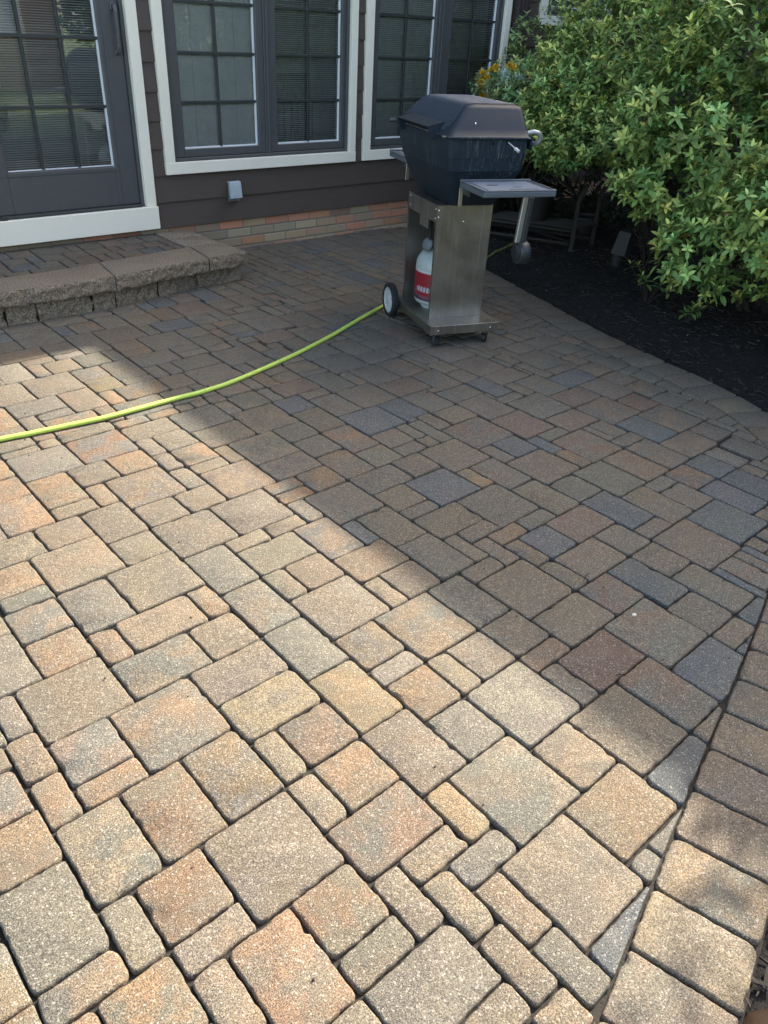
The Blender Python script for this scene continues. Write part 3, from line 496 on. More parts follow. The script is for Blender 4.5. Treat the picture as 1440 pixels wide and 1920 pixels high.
# ------------------------------------------------------------ house
HX = 5.42
house = empty('house', (3.5,HX,0), 'brown clapboard house with cream window trim and a brick foundation behind the patio', 'house')
def hp(o):                                       # parent, keeping world placement
    o.parent = house; o.matrix_parent_inverse = Matrix.Translation((-3.5,-HX,0)); return o
def mat_siding():
    t = NT('brown_siding'); co = t.coord(); mp = t.n('ShaderNodeMapping', i={'Scale':(2.2,1,38)}); t.l(co, mp.inputs[0])
    gr = t.noise(3,5,.65,mp.outputs[0]); bl = t.noise(1.6,4,.6,co)
    c = t.mix(gr, (.062,.046,.036), (.083,.063,.049)); c = t.mix(t.ramp(bl,[(.5,(0,0,0)),(.75,(.5,.5,.5))]), c, (.10,.085,.074)); t.bump(gr,.35,.004)
    return t.set(Base_Color=c, Roughness=.62)
def mat_trim():
    t = NT('cream_trim'); co = t.coord(); mp = t.n('ShaderNodeMapping', i={'Scale':(3,1,60)}); t.l(co, mp.inputs[0])
    gr = t.noise(3,5,.7,mp.outputs[0]); d = t.noise(2.3,5,.7,co)
    c = t.mix(t.ramp(d,[(.45,(0,0,0)),(.8,(1,1,1))]), (.80,.755,.62), (.73,.685,.56)); c = t.mix(t.ramp(gr,[(.62,(0,0,0)),(.78,(.5,.5,.5))]), c, (.42,.41,.36)); t.bump(gr,.25,.003)
    return t.set(Base_Color=c, Roughness=.6)
M_SID = mat_siding(); M_TRIM = mat_trim()
M_FRAME = simple('grey_frame_paint', (.074,.075,.075), .42, bump=.05)
M_FRAME2 = simple('dark_muntin', (.028,.034,.032), .5)
M_SPACER = simple('pale_glazing_strip', (.75,.78,.76), .5)
def mat_glass():
    t = NT('window_glass'); t.t.nodes.remove(t.b); out = t.t.nodes['Material Output']
    gl = t.n('ShaderNodeBsdfGlossy', i={'Roughness':.0,'Color':(1,1,1,1)}); tr = t.n('ShaderNodeBsdfTransparent', i={'Color':(.93,.95,.94,1)})
    fr = t.n('ShaderNodeFresnel', i={'IOR':1.75}); nz = t.noise(2.2,2,.5); bp = t.n('ShaderNodeBump', i={'Strength':.035,'Distance':.02}); t.l(nz,bp.inputs['Height'])
    t.l(bp.outputs[0], gl.inputs['Normal']); mx = t.n('ShaderNodeMixShader'); t.l(t.math('ADD',fr.outputs[0],.06), mx.inputs[0]); t.l(tr.outputs[0],mx.inputs[1]); t.l(gl.outputs[0],mx.inputs[2]); t.l(mx.outputs[0],out.inputs[0])
    return t.m
M_GLASS = mat_glass()
M_SLAT = simple('blind_slat', (.8,.82,.78), .5); M_CORD = simple('blind_cord', (.62,.63,.6), .8)
OPEN = [(.42,2.492,.36,2.42),(2.744,4.312,.66,2.36),(4.537,6.04,.66,2.36),(6.606,7.5,1.70,2.36)]
sd = MB(); bk = MB(); PITCH = .1745; Z0 = .228
def intervals(z0,z1,xa,xb):
    cuts = sorted([(a,b) for a,b,c,d in OPEN if c < z1-1e-4 and d > z0+1e-4]); out = []; x = xa
    for a,b in cuts:
        if a > x: out.append((x,a))
        x = max(x,b)
    if x < xb: out.append((x,xb))
    return out
k = 0
while Z0+k*PITCH < 5.40:
    c0 = Z0+k*PITCH; c1 = c0+PITCH
    br = sorted({c0,c1}|{z for o in OPEN for z in o[2:] if c0+.004 < z < c1-.004})
    for z0,z1 in zip(br,br[1:]):
        for xa,xb in intervals(z0,z1,-3.2,8.39):
            # butt joints of the planks
            xs = [xa]; 
            while xb-xs[-1] > 3.4 and xb-xa > 3.6: xs.append(xs[-1]+random.uniform(2.,3.2))
            xs.append(xb)
            for x0,x1 in zip(xs,xs[1:]):
                fy = lambda z: 5.402+(z-c0)/PITCH*.013
                lip = .003 if z0 == c0 else 0
                vs = [(x0+.0008,fy(z0),z0-lip),(x1-.0008,fy(z0),z0-lip),(x1-.0008,fy(z1),z1),(x0+.0008,fy(z1),z1),(x0+.0008,5.424,z0-lip),(x1-.0008,5.424,z0-lip),(x1-.0008,5.424,z1),(x0+.0008,5.424,z1)]
                sd.add(vs,[(0,1,2,3),(4,7,6,5),(0,4,5,1),(1,5,6,2),(0,3,7,4)] + ([(3,2,6,7)] if z1 != c1 or True else []))
    k += 1
siding = hp(sd.build('siding', M_SID))
zz = sorted({-.06,5.45}|{z for o in OPEN for z in o[2:]})
for z0,z1 in zip(zz,zz[1:]):
    for xa,xb in intervals(z0,z1,-3.2,8.39): bk.box(xa,xb,5.4455,5.60,z0,z1)
hp(bk.build('wall_core', simple('sheathing',(.03,.028,.027),.8)))
# brick foundation
br = MB(); z = -.045; row = 0
BR = [(.50,.215,.115),(.44,.29,.165),(.40,.30,.185),(.34,.25,.16),(.50,.235,.12),(.38,.29,.18),(.30,.20,.13),(.42,.32,.20),(.46,.21,.12),(.42,.22,.13)]
while z < .2:
    x = -3.2+(row%2)*.108
    while x < 8.3:
        L = .203+random.uniform(-.006,.004); z1 = min(z+.057,.2245)
        br.box(x,x+L,5.430+random.uniform(-.0015,.0015),5.446,z,z1,jit(random.choice(BR),.1,.03),b=.003); x += L+.0105
    z += .0675; row += 1
t = NT('foundation_brick'); nb = t.noise(30,5,.7); cc = t.mix(t.math('MULTIPLY',nb,.35), t.attr(), (.22,.20,.165)); t.bump(t.noise(120,3),.6,.004); t.set(Base_Color=cc, Roughness=.9)
hp(br.build('foundation_brick', t.m))
mo = MB(); mo.box(-3.2,8.38,5.437,5.4445,-.055,.2265); hp(mo.build('mortar', simple('mortar',(.26,.235,.185),.95,bump=.5)))
# door
def casing(name, boards, b=.003):
    m = MB()
    for q in boards: m.box(*q, b=b)
    return hp(m.build(name, M_TRIM))
casing('door_casing', [(2.4925,2.566,5.380,5.4235,.3865,2.42),(.345,.4185,5.380,5.4235,.3865,2.42),(.345,2.566,5.378,5.4235,2.4205,2.50)])
casing('door_sill_board', [(.33,2.569,5.362,5.4275,.2345,.3855)])
def grid(name, gx0,gx1,gz0,gz1,nv,hz,parent,y0=5.452,y1=5.462,w=.0095):
    m = MB()
    for i in range(1,nv):
        x = gx0+(gx1-gx0)*i/nv; m.box(x-w,x+w,y0,y1,gz0,gz1,b=.002)
    for z in hz: m.box(gx0,gx1,y0-.0015,y1-.0015,z-w,z+w,b=.002)
    o = m.build(name, M_FRAME2, parent); return o
def blind(gx0,gx1,gz0,gz1,parent,cords,pitch=.0132,tilt=.55,y=5.487,w0=.0054):
    m = MB(); z = gz0+.006
    while z < gz1:
        w = w0; dz = w*tilt+random.uniform(-.0004,.0004)
        m.add([(gx0+.004,y-w,z-dz),(gx1-.004,y-w,z-dz),(gx1-.004,y+w,z+dz),(gx0+.004,y+w,z+dz),(gx0+.004,y,z+.0012),(gx1-.004,y,z+.0012)],[(0,1,5,4),(4,5,2,3),(1,0,3,2)])
        z += pitch
    o = m.build('blind', M_SLAT, parent)
    for fx,r in cords:
        m = MB(); x = gx0+(gx1-gx0)*fx; m.tube([(x,y-.0078,gz0+.004),(x,y-.0078,gz1)],r,5); m.build('blind_cord', M_CORD, parent)
    return o
def pane(gx0,gx1,gz0,gz1,parent):
    m = MB(); m.add([(gx0,5.4665,gz0),(gx1,5.4665,gz0),(gx1,5.4665,gz1),(gx0,5.4665,gz1)],[(0,1,2,3)])
    g = m.build('pane', M_GLASS, parent)
    m = MB(); m.box(gx0,gx1,5.452,5.466,gz0,gz0+.009); m.box(gx1-.010,gx1,5.452,5.466,gz0+.009,gz1); m.build('glazing_strip', M_SPACER, parent)
    return g
def sash(name, ox0,ox1,oz0,oz1,gx0,gx1,gz0,gz1,y0=5.430,label=None):
    m = MB(); y1 = 5.475
    m.box(ox0,gx0,y0,y1,oz0,oz1,b=.003); m.box(gx1,ox1,y0,y1,oz0,oz1,b=.003)
    m.box(gx0+.0002,gx1-.0002,y0+.0006,y1,oz0,gz0,b=.003); m.box(gx0+.0002,gx1-.0002,y0+.0006,y1,gz1,oz1,b=.003)
    # inner glazing bead
    m.box(gx0,gx0+.012,y0+.010,5.4645,gz0,gz1,b=.002) ; m.box(gx0+.012,gx1-.011,y0+.010,5.4515,gz0-.001,gz0+.006,b=.002)
    return hp(m.build(name, M_FRAME))
# patio door: two leaves
for (a,b_,gl,gr,act) in ((1.505,2.468,1.61,2.319,True),(.47,1.497,.60,1.39,False)):
    d = sash('door_leaf', a,b_,.405,2.38,gl,gr,.65,2.26,y0=5.432)
    pane(gl,gr,.65,2.26,d); grid('muntins',gl,gr,.65,2.26,3,(1.012,1.393,1.775),d); blind(gl,gr,.65,2.26,d,((.12,.0012),(.36,.0012),(.72,.0022)))
    if act:
        m = MB()          # bow pull handle
        m.box(2.414,2.450,5.421,5.4315,1.545,1.592,b=.004); m.box(2.414,2.446,5.421,5.4315,1.302,1.335,b=.004)
        m.tube([(2.432,5.428,1.575),(2.431,5.402,1.566),(2.430,5.392,1.54),(2.429,5.388,1.44),(2.429,5.392,1.35),(2.429,5.404,1.325),(2.429,5.428,1.318)],[.013,.013,.0125,.010,.011,.012,.013],8)
        m.lathe([(.012,0),(.012,.003),(.008,.004),(.008,.002)],16,Matrix.Translation((2.437,5.4208,1.572))@Matrix.Rotation(math.pi/2,4,'X'))
        m.build('door_handle', M_FRAME, d)
        m = MB(); m.box(2.3445,2.3465,5.4312,5.4325,.41,2.36); m.box(1.512,2.344,5.4305,5.4335,.6245,.6265); m.build('stile_seam', M_FRAME2, d)
m = MB(); m.box(2.4695,2.4915,5.415,5.48,.387,2.42,b=.002); m.box(.4195,.4685,5.415,5.48,.387,2.42,b=.002); m.box(.4687,2.4693,5.418,5.48,2.3812,2.4195,b=.002)
hp(m.build('door_jamb', M_FRAME))
m = MB(); m.box(.42,2.468,5.39,5.50,.3862,.4035,b=.003); m.box(1.51,1.545,5.376,5.391,.385,.412,b=.003); hp(m.build('door_threshold', M_FRAME2))
# windows
def window(x0,x1,z0,z1,sashes,gz0,gz1,c0,c1,zb,hz=(1.027,1.327,1.62,1.91)):
    w = MB(); w.box(x0+.0005,x0+.022,5.412,5.48,z0+.0005,z1-.0005,b=.002); w.box(x1-.022,x1-.0005,5.412,5.48,z0+.0005,z1-.0005,b=.002)
    w.box(x0+.0225,x1-.0225,5.4125,5.48,z0+.0005,z0+.020,b=.002); w.box(x0+.0225,x1-.0225,5.4125,5.48,z1-.02,z1-.0005,b=.002)
    for (a,b_,_,_),(c,d,_,_) in zip(sashes,sashes[1:]):
        w.box(b_+.001,c-.001,5.4225,5.478,z0+.0205,z1-.0205,b=.002); mid = (b_+c)/2; w.box(mid-.008,mid+.008,5.4115,5.4222,z0+.0205,z1-.0205,b=.002)
    wf = hp(w.build('window', M_FRAME))
    for a,b_,g0,g1 in sashes:
        m = MB(); y0,y1 = 5.430,5.475
        m.box(a,g0,y0,y1,z0+.022,z1-.022,b=.003); m.box(g1,b_,y0,y1,z0+.022,z1-.022,b=.003)
        m.box(g0+.0002,g1-.0002,y0+.0006,y1,z0+.022,gz0,b=.003); m.box(g0+.0002,g1-.0002,y0+.0006,y1,gz1,z1-.022,b=.003)
        m.box(g0,g0+.010,y0+.010,5.4645,gz0,gz1,b=.002)
        m.build('sash', M_FRAME, wf)
        pane(g0,g1,gz0,gz1,wf); grid('muntins',g0,g1,gz0,gz1,2,hz,wf); blind(g0,g1,gz0,gz1,wf,((.22,.0014),(.76,.0014)) if g0 < 4 else ((.2,.0012),(.5,.001),(.8,.0014)), **(dict(tilt=1.1,w0=.0066) if g0 < 3 else dict(tilt=.7,w0=.0058) if 4.5 < g0 < 5 else {}))
    casing('window_casing', [(c0,x0-.0005,5.383,5.4235,zb+.0785,z1),(x1+.0005,c1,5.383,5.4235,zb+.0785,z1),(c0-.002,c1+.002,5.380,5.4235,zb,zb+.078),(c0,c1,5.381,5.4235,z1+.0005,z1+.09)])
    return wf
window(2.744,4.312,.66,2.36,[(2.768,3.532,2.846,3.472),(3.584,4.288,3.638,4.25)],.735,2.28,2.67,4.375,.581)
window(4.537,6.04,.66,2.36,[(4.561,5.268,4.622,5.238),(5.350,6.016,5.425,5.985)],.735,2.28,4.459,6.112,.581)
window(6.606,7.5,1.70,2.36,[(6.63,7.476,6.70,7.41)],1.77,2.28,6.51,7.59,1.622,hz=(2.03,))
# downspout with bands
m = MB()
for i in range(6): m.box(6.150+i*.0235,6.1715+i*.0235,5.335+(i%2)*.004,5.398,.15,2.66,b=.002)
m.box(6.146,6.294,5.3385,5.397,.148,2.665); m.box(6.138,6.302,5.331,5.401,1.86,1.89)
hp(m.build('downspout', simple('brown_metal',(.042,.032,.030),.45)))
# outlet with tilted weather cover
m = MB(); m.box(3.162,3.252,5.388,5.4095,.362,.49,b=.004); ob = hp(m.build('outlet_box', simple('grey_box',(.13,.13,.13),.6)))
m = MB(); R_ = Matrix.Translation((3.197,5.380,.505))@Matrix.Rotation(math.radians(-9),4,'X'); m.box(-.048,.048,-.034,-.004,-.118,0,b=.006,M=R_); m.box(-.036,.036,-.0375,-.0335,-.10,-.02,b=.003,M=R_)
m.build('outlet_cover', simple('pale_grey_plastic',(.36,.41,.43),.5,bump=.2), ob)
m = MB(); m.tube([(3.148,5.377,.506),(3.246,5.377,.506)],.0045,8); m.build('hinge_pin', simple('grey_pin',(.25,.27,.28),.5), ob)
# eaves, roof, side wing (throws the patio's shade)
M_ROOF = simple('roof_shingle',(.05,.045,.042),.9,bump=.6,bscale=60)
m = MB(); m.add([(-3.6,5.005,5.435),(8.4,5.005,5.435),(8.4,5.44,5.435),(-3.6,5.44,5.435),(-3.6,5.005,5.465),(8.4,5.005,5.465),(8.4,9.2,7.3),(-3.6,9.2,7.3),(8.4,9.2,5.435),(-3.6,9.2,5.435)],
 [(0,3,2,1),(0,1,5,4),(4,5,6,7),(1,2,8,6,5),(0,4,7,9,3),(7,6,8,9)]); hp(m.build('roof', M_ROOF))
m = MB(); m.box(-3.6,8.39,4.985,5.0045,5.40,5.50,b=.004); hp(m.build('gutter', M_TRIM))
m = MB(); m.box(8.4,12.,-3.2,9.2,-.05,5.0); hp(m.build('wing_wall', M_SID))
m = MB(); m.add([(7.93,-3.5,5.15),(12.5,-3.5,5.15),(12.5,9.5,5.15),(7.93,9.5,5.15),(7.93,-3.5,5.2),(12.5,-3.5,5.2),(12.5,9.5,5.2),(7.93,9.5,5.2),(10.2,-3.5,6.6),(10.2,9.5,6.6)],
 [(0,3,2,1),(0,1,5,8,4),(2,3,7,9,6),(4,8,9,7),(8,5,6,9),(3,0,4,7),(1,2,6,5)]); hp(m.build('wing_roof', M_ROOF))
# room behind the glass
m = MB(); Mroom = simple('room_paint',(.55,.55,.48),.9)
m.box(-3.0,8.3,9.0,9.1,.2,2.7); m.box(-3.1,-3.0,5.61,9.,.2,2.7); m.box(8.3,8.38,5.61,9.,.2,2.7); m.box(-3,8.3,5.61,9.,2.62,2.70); m.box(4.42,4.52,6.2,9.,.2,2.62)
hp(m.build('room_walls', Mroom))
m = MB(); m.box(-3.0,8.3,5.605,9.,.14,.20); hp(m.build('room_floor', simple('room_floor',(.25,.18,.12),.5)))
# dining furniture seen through the blinds
M_DWOOD = simple('dark_wood',(.03,.022,.018),.4)
tb = empty('dining_table', (3.95,6.75,.2), 'dark dining table inside the house behind the right half of the nearer window', 'table')
m = MB(); m.box(-.75,.75,-.42,.42,.72,.75,b=.006); m.build('tabletop', simple('table_finish',(.16,.14,.12),.25), tb)
for sx in (-1,1):
    for sy in (-1,1): m = MB(); m.box(sx*.68-.03,sx*.68+.03,sy*.36-.03,sy*.36+.03,0,.72,b=.004); m.build('leg', M_DWOOD, tb)
def dchair(x,y,rz,label):
    c = empty('dining_chair', (x,y,.2), label, 'chair', 'dining chairs inside the house', rz)
    m = MB(); m.box(-.21,.21,-.2,.2,.43,.46,b=.008); m.build('seat', M_DWOOD, c)
    m = MB(); m.box(-.2,.2,-.215,-.190,.90,.98,b=.006)
    for i in range(5): m.box(-.155+i*.0775-.012,-.155+i*.0775+.012,-.21,-.197,.46,.9,b=.003)
    m.build('backrest', M_DWOOD, c)
    for sx in (-1,1):
        for sy in (-1,1): m = MB(); m.tube([(sx*.19,sy*.18,0),(sx*.19,sy*.18-(.02 if sy<0 else 0),.44 if sy>0 else .92)],[.013,.018],8); m.build('leg', M_DWOOD, c)
    return c
dchair(3.74,6.2,0,'left one of the two dark slatted dining chairs inside behind the blinds')
dchair(4.17,6.22,.05,'right one of the two dark slatted dining chairs inside behind the blinds')
# ------------------------------------------------------------ door landing
def rough_block(m, poly, z0, z1, amp=.011, st=.009, top_in=.004, col=(1,1,1), seed=0., faces=None):
    """split-faced block: vertical faces broken by noise; faces = indices of edges that are rough"""
    if area2(poly) < 0: poly = poly[::-1]
    pts = []; n = len(poly)
    for i in range(n):
        a = Vector(poly[i]); b = Vector(poly[(i+1)%n]); L = (b-a).length; k = max(1,int(L/st)); e = (b-a)/L; nn = Vector((e.y,-e.x))
        for j in range(k): pts.append((a+(b-a)*(j/k), nn, 1. if (faces is None or i in faces) else .15))
    rows = max(2,int((z1-z0)/st)); vs = []; N = len(pts)
    for r in range(rows+1):
        z = z0+(z1-z0-.003)*r/rows
        edge = min(r,rows-r)/rows
        for p,nn,w in pts:
            q = (p.x*34+seed,p.y*34,z*34); d = (noise.noise(q)*1.0+noise.noise((q[0]*3,q[1]*3,q[2]*3))*.5)*amp*w
            d -= (.0045 if r in (0,rows) else 0)*w
            vs.append((p.x+nn.x*d,p.y+nn.y*d,z))
    for p,nn,w in pts:
        d = -top_in-.004*abs(noise.noise((p.x*40+seed,p.y*40,9)))*w; vs.append((p.x+nn.x*d,p.y+nn.y*d,z1))
    fs = [(r*N+i,r*N+(i+1)%N,(r+1)*N+(i+1)%N,(r+1)*N+i) for r in range(rows+1) for i in range(N)]
    fs.append(tuple((rows+1)*N+i for i in range(N))); m.add(vs,fs,col)
def mat_block():
    t = NT('split_face_block'); co = t.coord(); g1 = t.noise(120,3,.8,co); b = t.noise(7,3,.6,co); m_ = t.noise(45,5,.7,co)
    c = t.mix(b, (.15,.122,.088), (.21,.17,.122)); c = t.mix(t.math('MULTIPLY',m_,.7), c, (.5,.5,.5),'OVERLAY')
    c = t.mix(1., c, t.ramp(g1,[(.38,(.30,.29,.28)),(.5,(1,1,1)),(.62,(1.9,1.85,1.75))]), 'MULTIPLY')
    t.bump(t.math('ADD',g1,m_),1.,.004); return t.set(Base_Color=c, Roughness=.9)
M_BLOCK = mat_block()
step = empty('door_landing', (1.8,4.95,0), 'low curved concrete block landing topped with pavers below the patio door', 'step')
def sp(o): o.parent = step; o.matrix_parent_inverse = Matrix.Translation((-1.8,-4.95,0)); return o
def fy(x): # cap front edge
    P = [(-3,4.50),(.6,4.535),(1.18,4.527),(1.5,4.520),(1.83,4.515),(2.05,4.545),(2.28,4.585),(2.52,4.60),(2.83,4.632)]
    for (a,b),(c,d) in zip(P,P[1:]):
        if x <= c: return b+(d-b)*(x-a)/(c-a)
    return P[-1][1]
capx = [-2.25,-1.57,-.88,-.2,.48,1.16,1.838,2.52]
def capback(x): return 4.815 if x < 1.5 else 4.815+(x-1.5)*.115 if x < 1.9 else 4.861+(x-1.9)*.13
for a,b in zip(capx,capx[1:]):
    xs = [a+.003+(b-a-.006)*k/6 for k in range(7)]; sk = .045
    poly = [(x,fy(x)) for x in xs]+[(x+sk,capback(x)) for x in xs[::-1]]
    m = MB(); rough_block(m, poly, .112, .2, seed=a*7, faces=range(0,6)); sp(m.build('cap_stone', M_BLOCK, smooth=55))
m = MB(); rough_block(m, [(2.526,fy(2.526)),(2.68,fy(2.68)),(2.83,4.634),(2.815,4.91),(2.574,4.945)], .112,.2, seed=33, faces=(0,1,2)); sp(m.build('cap_stone', M_BLOCK, smooth=55))
for y0,y1 in ((4.952,5.19),(5.196,5.418)):
    m = MB(); rough_block(m, [(2.545,y0),(2.812-.02*(y0-4.9),y0-.03 if y0<5 else y0),(2.80-.02*(y1-4.9),y1),(2.535,y1)], .112,.199, seed=y0*9, faces=(1,)); sp(m.build('cap_stone', M_BLOCK, smooth=55))
bx_ = [-.6,-.25,.07,.4,.72,.88,1.19,1.365,1.695,1.84,2.148,2.462,2.805]
def by(x): return 4.562 if x < 1.86 else 4.562+(x-1.86)*.19 if x < 2.46 else 4.676
for a,b in zip(bx_,bx_[1:]):
    m = MB(); rough_block(m, [(a+.006,by(a)),(b-.006,by(b)),(b-.010,by(b)+.17),(a+.010,by(a)+.17)], -.03,.110, amp=.013, seed=a*13); sp(m.build('wall_block', M_BLOCK, smooth=55))
for y0,y1 in ((4.86,5.13),(5.14,5.41)):
    m = MB(); rough_block(m, [(2.62,y0),(2.79,y0),(2.785,y1),(2.62,y1)], -.03,.110, amp=.013, seed=y0*13); sp(m.build('wall_block', M_BLOCK, smooth=55))
m = MB(); m.box(-2.2,2.63,4.73,5.425,-.04,.108); m.box(-2.2,2.56,4.80,5.424,.1085,.183); sp(m.build('fill', M_SAND))
V=[];F=[];A=[];B=[]; y = 4.80; tops = [(-2.2,4.82),(1.52,4.82),(1.93,4.868),(2.525,4.955),(2.525,5.415),(-2.2,5.415)]
rows_ = [.105,.15,.155,.155,.10]
for rh in rows_:
    x = -2.3+random.uniform(-.1,0)
    while x < 2.6:
        w = random.choice([.15,.155,.225,.15,.08]); poly = clip_convex([(x,y),(x+w,y+.004*w),(x+w,y+rh),(x,y+rh)], tops)
        # the cap line is nearly straight: clip again on it
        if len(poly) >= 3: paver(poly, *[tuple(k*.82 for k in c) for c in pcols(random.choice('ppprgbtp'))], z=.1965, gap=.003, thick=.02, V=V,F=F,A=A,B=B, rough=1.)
        x += w
    y += rh
sp(build_pavers('landing_paving', M_PAVER, V,F,A,B))

# ------------------------------------------------------------ grill
M_STEEL = None
def mat_steel():
    t = NT('brushed_steel'); co = t.coord(); mp = t.n('ShaderNodeMapping', i={'Scale':(6,6,.8)}); t.l(co,mp.inputs[0])
    st = t.noise(30,4,.7,mp.outputs[0]); sm = t.noise(5,5,.7,co); mp2 = t.n('ShaderNodeMapping', i={'Scale':(14,14,.7)}); t.l(co,mp2.inputs[0]); dr = t.noise(3,4,.8,mp2.outputs[0])
    c = t.mix(sm, (.20,.19,.16), (.46,.44,.40)); c = t.mix(t.ramp(dr,[(.52,(0,0,0)),(.66,(.6,.6,.6))]), c, (.55,.53,.49))
    t.bump(st,.06,.002); return t.set(Base_Color=c, Metallic=.95, Roughness=t.math('ADD',t.math('MULTIPLY',sm,.3),.20))
M_STEEL = mat_steel()
def mat_lid(nm='weathered_black_enamel', drips=1.):
    t = NT(nm); co = t.coord(); n1 = t.noise(6,5,.7,co); n2 = t.noise(120,2,.6,co)
    mp = t.n('ShaderNodeMapping', i={'Scale':(75,75,1.6)}); t.l(co,mp.inputs[0]); dr = t.noise(1.6,3,.7,mp.outputs[0]); reg = t.noise(3.2,2,.5,co)
    c = t.mix(n1, (.009,.016,.025), (.015,.026,.037))
    drip = t.math('MULTIPLY', t.ramp(dr,[(.55,(0,0,0)),(.66,(1,1,1))]) , t.ramp(reg,[(.45,(0,0,0)),(.58,(.5*drips,.5*drips,.5*drips))]))
    c = t.mix(drip, c, (.17,.19,.20)); c = t.mix(t.ramp(n2,[(.70,(0,0,0)),(.76,(.5,.5,.5))]), c, (.16,.18,.2)); t.bump(n2,.12,.001)
    return t.set(Base_Color=c, Roughness=t.math('ADD',t.math('MULTIPLY',n1,.18),.38), Specular_IOR_Level=.26)
M_LID = mat_lid(); M_LID2 = mat_lid('blue_black_lid', .06)
M_SHELF = simple('grey_shelf_plastic', (.085,.10,.11), .45, bump=.1)
M_RUB = simple('black_rubber', (.012,.013,.014), .7); M_BLACK = simple('opening_black', (.004,.004,.004), .9)  # M_BLACK: flat black painted as the dark inside holes, slots and vent
M_WHITEP = simple('off_white_plastic', (.42,.43,.41), .5); M_GREYM = simple('grey_painted_metal', (.038,.043,.047), .4, metal=.3)
grill = empty('gas_grill', (3.32,3.224,0), 'black lidded gas grill on a stainless steel cart at the patio edge', 'grill', rz=math.radians(-21))
def rrect(u0,u1,v0,v1,r,n=6):
    out = []
    for cx,cy,a0 in ((u1-r,v1-r,0),(u0+r,v1-r,90),(u0+r,v0+r,180),(u1-r,v0+r,270)):
        for k in range(n+1): a = math.radians(a0+90*k/n); out.append((cx+r*math.cos(a),cy+r*math.sin(a)))
    return out
def loft(m, rings, cap0=True, cap1=True):
    n0 = None; vs = []; 
    for (u0,u1,v0,v1,z,r) in rings: q = rrect(u0,u1,v0,v1,r); n0 = len(q); vs += [(x,y,z) for x,y in q]
    fs = [(i*n0+k,i*n0+(k+1)%n0,(i+1)*n0+(k+1)%n0,(i+1)*n0+k) for i in range(len(rings)-1) for k in range(n0)]
    if cap0: fs.append(tuple(range(n0))[::-1])
    if cap1: fs.append(tuple((len(rings)-1)*n0+k for k in range(n0)))
    m.add(vs,fs)
# cart
m = MB(); m.box(-.214,.214,-.358,.30,.121,.125,b=.0012); m.box(-.214,.214,-.358,-.354,.075,.1208); m.box(-.214,-.210,-.3538,.30,.075,.1208); m.box(.210,.214,-.3538,.30,.075,.1208); m.box(-.2098,.2098,.296,.30,.075,.1208)
base = m.build('cart_base', M_STEEL, grill)
M_SCREW = simple('bright_screw',(.8,.8,.8),.25,metal=1)
for x in (-.165,.165): m = MB(); m.lathe([(.004,0),(.004,.002),(.002,.003)],10,Matrix.Translation((x,-.358,.098))@Matrix.Rotation(math.pi/2,4,'X')); m.build('screw', M_SCREW, base)
for v0 in (-.214,.198):
    m = MB(); m.box(-.165,.165,v0,v0+.003,.1252,.745); m.box(-.165,-.1625,v0+.0032,v0+.02,.1252,.745); m.box(.1625,.165,v0+.0032,v0+.02,.1252,.745)
    p = m.build('side_panel', M_STEEL, grill)
    if v0 < 0:
        for x,z in ((-.005,.66),(-.156,.72),(-.156,.685)): m = MB(); m.lathe([(.0045,0),(.0045,.002),(.002,.0035)],10,Matrix.Translation((x,v0,z))@Matrix.Rotation(math.pi/2,4,'X')); m.build('screw', M_SCREW, p)
m = MB(); m.box(.155,.1575,-.19,.178,.1254,.745); m.build('front_panel', M_STEEL, grill)
m = MB(); m.box(-.168,-.1655,-.215,.20,.655,.745); m.box(-.1652,-.10,-.21,.195,.742,.7445); m.box(-.1655,-.163,-.10,.03,.60,.6548)
hd = m.build('cart_header', M_STEEL, grill)
for y,z in ((-.195,.725),(-.195,.675),(.18,.725),(.18,.675)): m = MB(); m.lathe([(.006,0),(.006,.003),(.003,.005)],10,Matrix.Translation((-.168,y,z))@Matrix.Rotation(-math.pi/2,4,'Y')); m.build('screw', M_SCREW, hd)
# casters, wheels
for x,y,rz in ((-.166,-.328,.5),(.150,-.326,-.7)):
    m = MB(); R_ = Matrix.Translation((x,y,.026))@Matrix.Rotation(rz,4,'Z')@Matrix.Rotation(math.pi/2,4,'Y'); m.lathe([(.012,-.011),(.024,-.010),(.026,-.006),(.026,.006),(.024,.010),(.012,.011)],24,R_)
    c = m.build('caster', M_RUB, grill, smooth=40)
    m = MB(); R_ = Matrix.Translation((x,y,0))@Matrix.Rotation(rz,4,'Z'); m.box(-.016,-.0135,-.012,.012,.02,.066,b=.001,M=R_); m.box(.0135,.016,-.012,.012,.02,.066,b=.001,M=R_); m.box(-.016,.016,-.014,.014,.0665,.0745,b=.001,M=R_)
    m.build('fork', M_GREYM, c)
for sx in (-1,1):
    RW = Matrix.Translation((sx*.238,.235,.102))@Matrix.Rotation(math.pi/2*sx,4,'Y')
    m = MB(); m.lathe([(.079,-.020),(.096,-.020),(.1005,-.015),(.102,-.008),(.102,.008),(.1005,.015),(.096,.020),(.079,.020),(.077,.0)],56,RW)
    for k in range(48):
        R2 = RW@Matrix.Rotation(2*math.pi*k/48,4,'Z')
        m.box(.1008,.1035,-.0032,.0032,-.016,.016,M=R2)
    w = m.build('wheel', M_RUB, grill, smooth=35)
    m = MB(); m.lathe([(.078,-.016),(.078,.016),(.070,.017),(.066,.008),(.030,.006),(.022,.018),(.010,.020),(.004,.020)],48,RW)
    for k in range(6): m.box(.02,.069,-.006,.006,.004,.014,b=.002,M=RW@Matrix.Rotation(math.pi*k/3,4,'Z'))
    m.build('rim', M_WHITEP, w, smooth=35)
m = MB(); m.tube([(-.235,.235,.102),(.235,.235,.102)],.006,10); m.build('axle', M_GREYM, grill)
